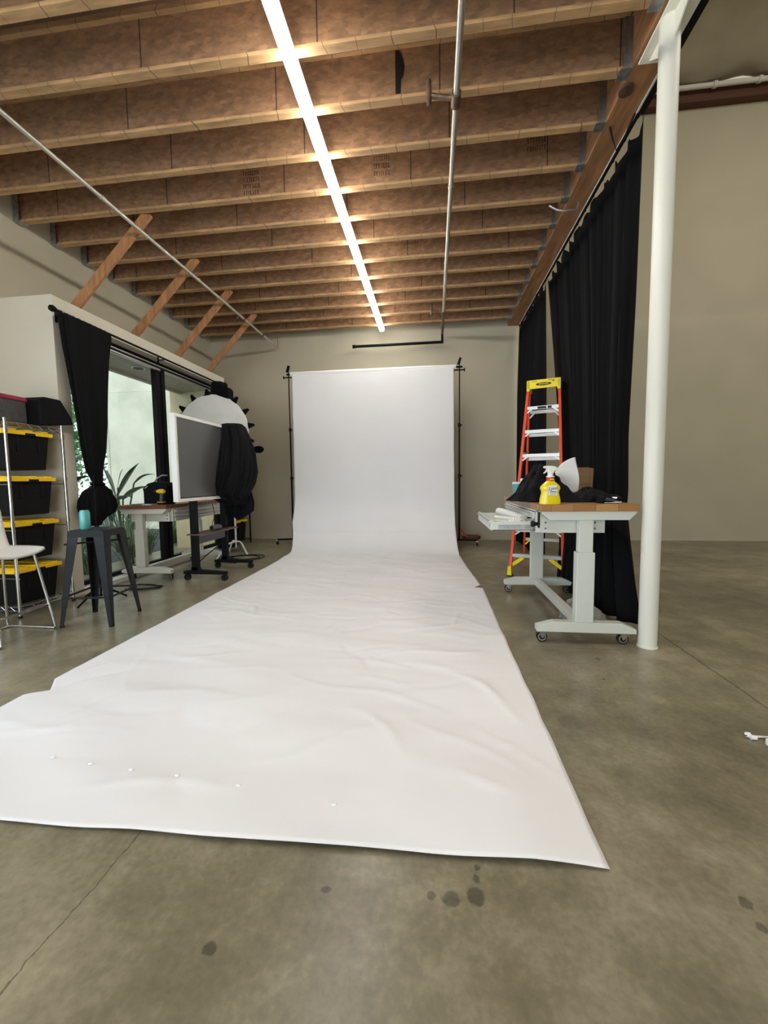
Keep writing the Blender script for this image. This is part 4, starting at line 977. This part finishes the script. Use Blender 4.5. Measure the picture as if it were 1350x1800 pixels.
# white charger on the floor at right
t = thing('charging_plug', 'small white plug with cable lying on the floor at right edge', 'plug', (1.355, 1.858, 0))
MB().tube([(-.012, .006, .012), (.004, .004, .012)], .011, 12).tube([(-.004, -.010, .011), (.018, -.012, .011)], [.010, .009], 12).build('plug_body', M_white, t, smooth=True)
MB().tube([(-.020, .002, .013), (-.012, .002, .013)], .006, 8).build('prong', M_chrome, t)
MB().tube([(.005, .004, .010), (.03, .002, .008), (.08, .004, .006), (.2, .03, .006), (.45, .02, .006), (.6, -.1, .006)], .0045, 8).build('cord', M_white, t, smooth=True)
t = thing('charging_brick', 'white charger block just entering at the right edge of floor', 'charger', (1.395, 1.79, 0))
MB().box(-.01, .04, -.03, .03, 0, .03).build('body', M_white, t, bevel=.006)

# ================================================================== PATIO OUTSIDE
struct('ground_patio', MB().box(-14, -4.6, 0, 14, -.12, -.02).box(-4.6, -3.78, 3.73, 6.66, -.12, -.02), M_soil)
struct('ceiling_soffit', MB().box(-4.27, -3.77, 3.74, 6.65, 2.69, 2.77).box(-4.33, -4.27, 3.74, 6.65, 2.655, 2.77), M_soff)
struct('wall_patio_end', MB().box(-4.50, -3.772, 6.655, 6.80, -.02, 2.77), M_ywall)
struct('wall_patio', MB().box(-8.28, -4.9, 9.6, 9.8, -.02, 3.44).box(-8.28, -4.9, 9.62, 9.8, 3.45, 4.6).box(-8.28, -8.22, 9.58, 9.6, -.02, 4.6), M_conc)
t = thing('recessed_light', 'round dark recessed light in the patio soffit', 'light', (-3.95, 5.20, 2.69))
MB().tube([(0, 0, -.003), (0, 0, 0)], .082, 32).build('trim_ring', M_white, t)
MB().tube([(0, 0, -.006), (0, 0, -.0031)], .066, 32).build('dark_lens', M_rub, t)
def leaf(b, base, tip, w, bend, lift=.0):
    base = V(base); tip = V(tip); d = tip-base; side = d.cross(V((0, 0, 1))).normalized() if abs(d.normalized().z) < .97 else V((1, 0, 0))
    n = 8; vs = []; fs = []
    for i in range(n+1):
        q = i/n; c = base+d*q+V((0, 0, bend*math.sin(q*PI)))-V((0, 0, bend*q*q*.6)); ww = w*math.sin(min(1, q*1.0+.06)*PI)**.7 if q < 1 else 0.002
        vs += [c-side*ww, c-V((0, 0, ww*.35)), c+side*ww]
    for i in range(n):
        fs += [(3*i, 3*i+1, 3*i+4, 3*i+3), (3*i+1, 3*i+2, 3*i+5, 3*i+4)]
    b.add(vs, fs)
def paradise(x, y, seed, label, hs=1.0, n=9):
    rr = random.Random(seed)
    t = thing('leafy_plant', label, 'plant', (x, y, -.02), 0, 'plants outside the window')
    st = MB(); lf = MB()
    for k in range(n):
        a = rr.uniform(0, 2*PI); h = rr.uniform(.75, 1.25)*hs; r_ = rr.uniform(.12, .35)*hs
        p = V((math.cos(a)*r_, math.sin(a)*r_, h)); 
        st.tube([(p.x*.12, p.y*.12, 0), (p.x*.4, p.y*.4, h*.5), p], .012*hs, 6)
        q = p+V((math.cos(a)*rr.uniform(.15, .4), math.sin(a)*rr.uniform(.15, .4), rr.uniform(.15, .5)))*hs
        leaf(lf, p, q, .075*hs, .05)
    st.build('stems', M_leaf, t, smooth=True); lf.build('leaves', M_leaf, t, smooth=True, solid=.003)
t = thing('leafy_plant', 'broad leaved plant rising outside above the left workbench top', 'plant', (-4.83, 5.8, -.02), 0, 'plants outside the window')
lf = MB(); st = MB()
for (ax, ay, az, bx_, by_, bz, w_) in ((-.18, .1, 1.03, -.31, .05, 1.44, .085), (-.04, 0, 1.10, .03, .05, 1.42, .05), (.03, -.1, .98, .38, -.05, 1.50, .075), (.20, .05, 1.16, .52, .1, 1.33, .055),
                                       (.12, -.1, .92, .60, -.15, 1.15, .085), (.10, -.2, .90, .45, -.3, .98, .06), (-.12, -.1, .86, -.02, -.2, 1.12, .06), (-.3, .2, .8, -.48, .2, 1.2, .07)):
    st.tube([(0, 0, 0), (ax*.45, ay*.45, az*.55), (ax, ay, az)], .012, 6); leaf(lf, (ax, ay, az), (bx_, by_, bz), w_, .05)
st.build('stems', M_leaf, t, smooth=True); lf.build('leaves', M_leaf, t, smooth=True, solid=.003)
paradise(-5.0, 4.55, 5, 'broad leaved plant seen low in the gap left of the tied curtain', 1.1, 9)
paradise(-6.0, 6.9, 9, 'leafy plant farther off outside near the window mullion', .6, 8)
paradise(-5.2, 7.6, 12, 'small leafy plant outside past the window mullion', .5, 7)
def grass_tuft(x, y, h, n, seed, label):
    rr = random.Random(seed); b = MB()
    for k in range(n):
        a = rr.uniform(0, 2*PI); r_ = rr.uniform(.1, .5)*h*1.2; bx_, by_ = rr.uniform(-.05, .05), rr.uniform(-.05, .05)
        leaf(b, (bx_, by_, 0), (bx_+math.cos(a)*r_, by_+math.sin(a)*r_, h*rr.uniform(.5, 1)), .008, .08)
    tag(b.build('grass_tuft', M_grass, smooth=True, solid=.002, loc=(x, y, -.02)), label, 'plant', 'grass tufts outside the window')
for k, (x, y, h) in enumerate(((-4.3, 5.25, .75), (-4.9, 5.0, .6), (-4.55, 5.95, .5), (-5.3, 6.3, .6), (-4.35, 4.6, .5))):
    grass_tuft(x, y, h, 70, k+30, 'spiky grass tuft outside low behind the window, %s one' % ['greenest tallest', 'middle left', 'dark right', 'farthest', 'nearest'][k])
for k, (x, y, h) in enumerate(((-4.9, 6.3, .5), (-5.3, 5.6, .6), (-5.6, 6.9, .7), (-6.1, 7.6, .7), (-5.0, 7.3, .5), (-6.6, 8.3, .8), (-5.6, 8.2, .6), (-4.75, 4.9, .5))):
    grass_tuft(x, y, h, 60, k+60, 'dark grassy clump in the patio planting beyond the glass')
def tree(x, y, h, seed, label):
    rr = random.Random(seed); t = thing('garden_tree', label, 'tree', (x, y, -.02), 0, 'trees beyond the patio')
    b = MB()
    for k in range(1500):
        c = V((rr.gauss(0, .38), rr.gauss(0, .38), h*.6+rr.gauss(0, h*.22)))
        d = V((rr.gauss(0, 1), rr.gauss(0, 1), rr.gauss(0, 1))).normalized()*.09
        e = d.cross(V((rr.random(), rr.random(), rr.random()))).normalized()*.04
        b.add([c-d, c+e, c+d, c-e], [(0, 1, 2, 3)])
    b.build('foliage', M_tree, t); MB().tube([(0, 0, 0), (.05, 0, h*.6)], [.09, .05], 8).build('trunk', M_rust, t)
tree(-9.5, 9.8, 4.2, 1, 'bright green tree seen between the wall jamb and tied curtain')
tree(-11.6, 11.2, 4.6, 2, 'pale green tree farther out past the patio')
sun = bpy.data.lights.new('sun', 'SUN'); sun.energy = 1.2; sun.angle = .3; sun.color = (1, .95, .85)
so = bpy.data.objects.new('sun', sun); S.collection.objects.link(so); so.rotation_euler = V((.35, .55, -1)).to_track_quat('-Z', 'Y').to_euler()
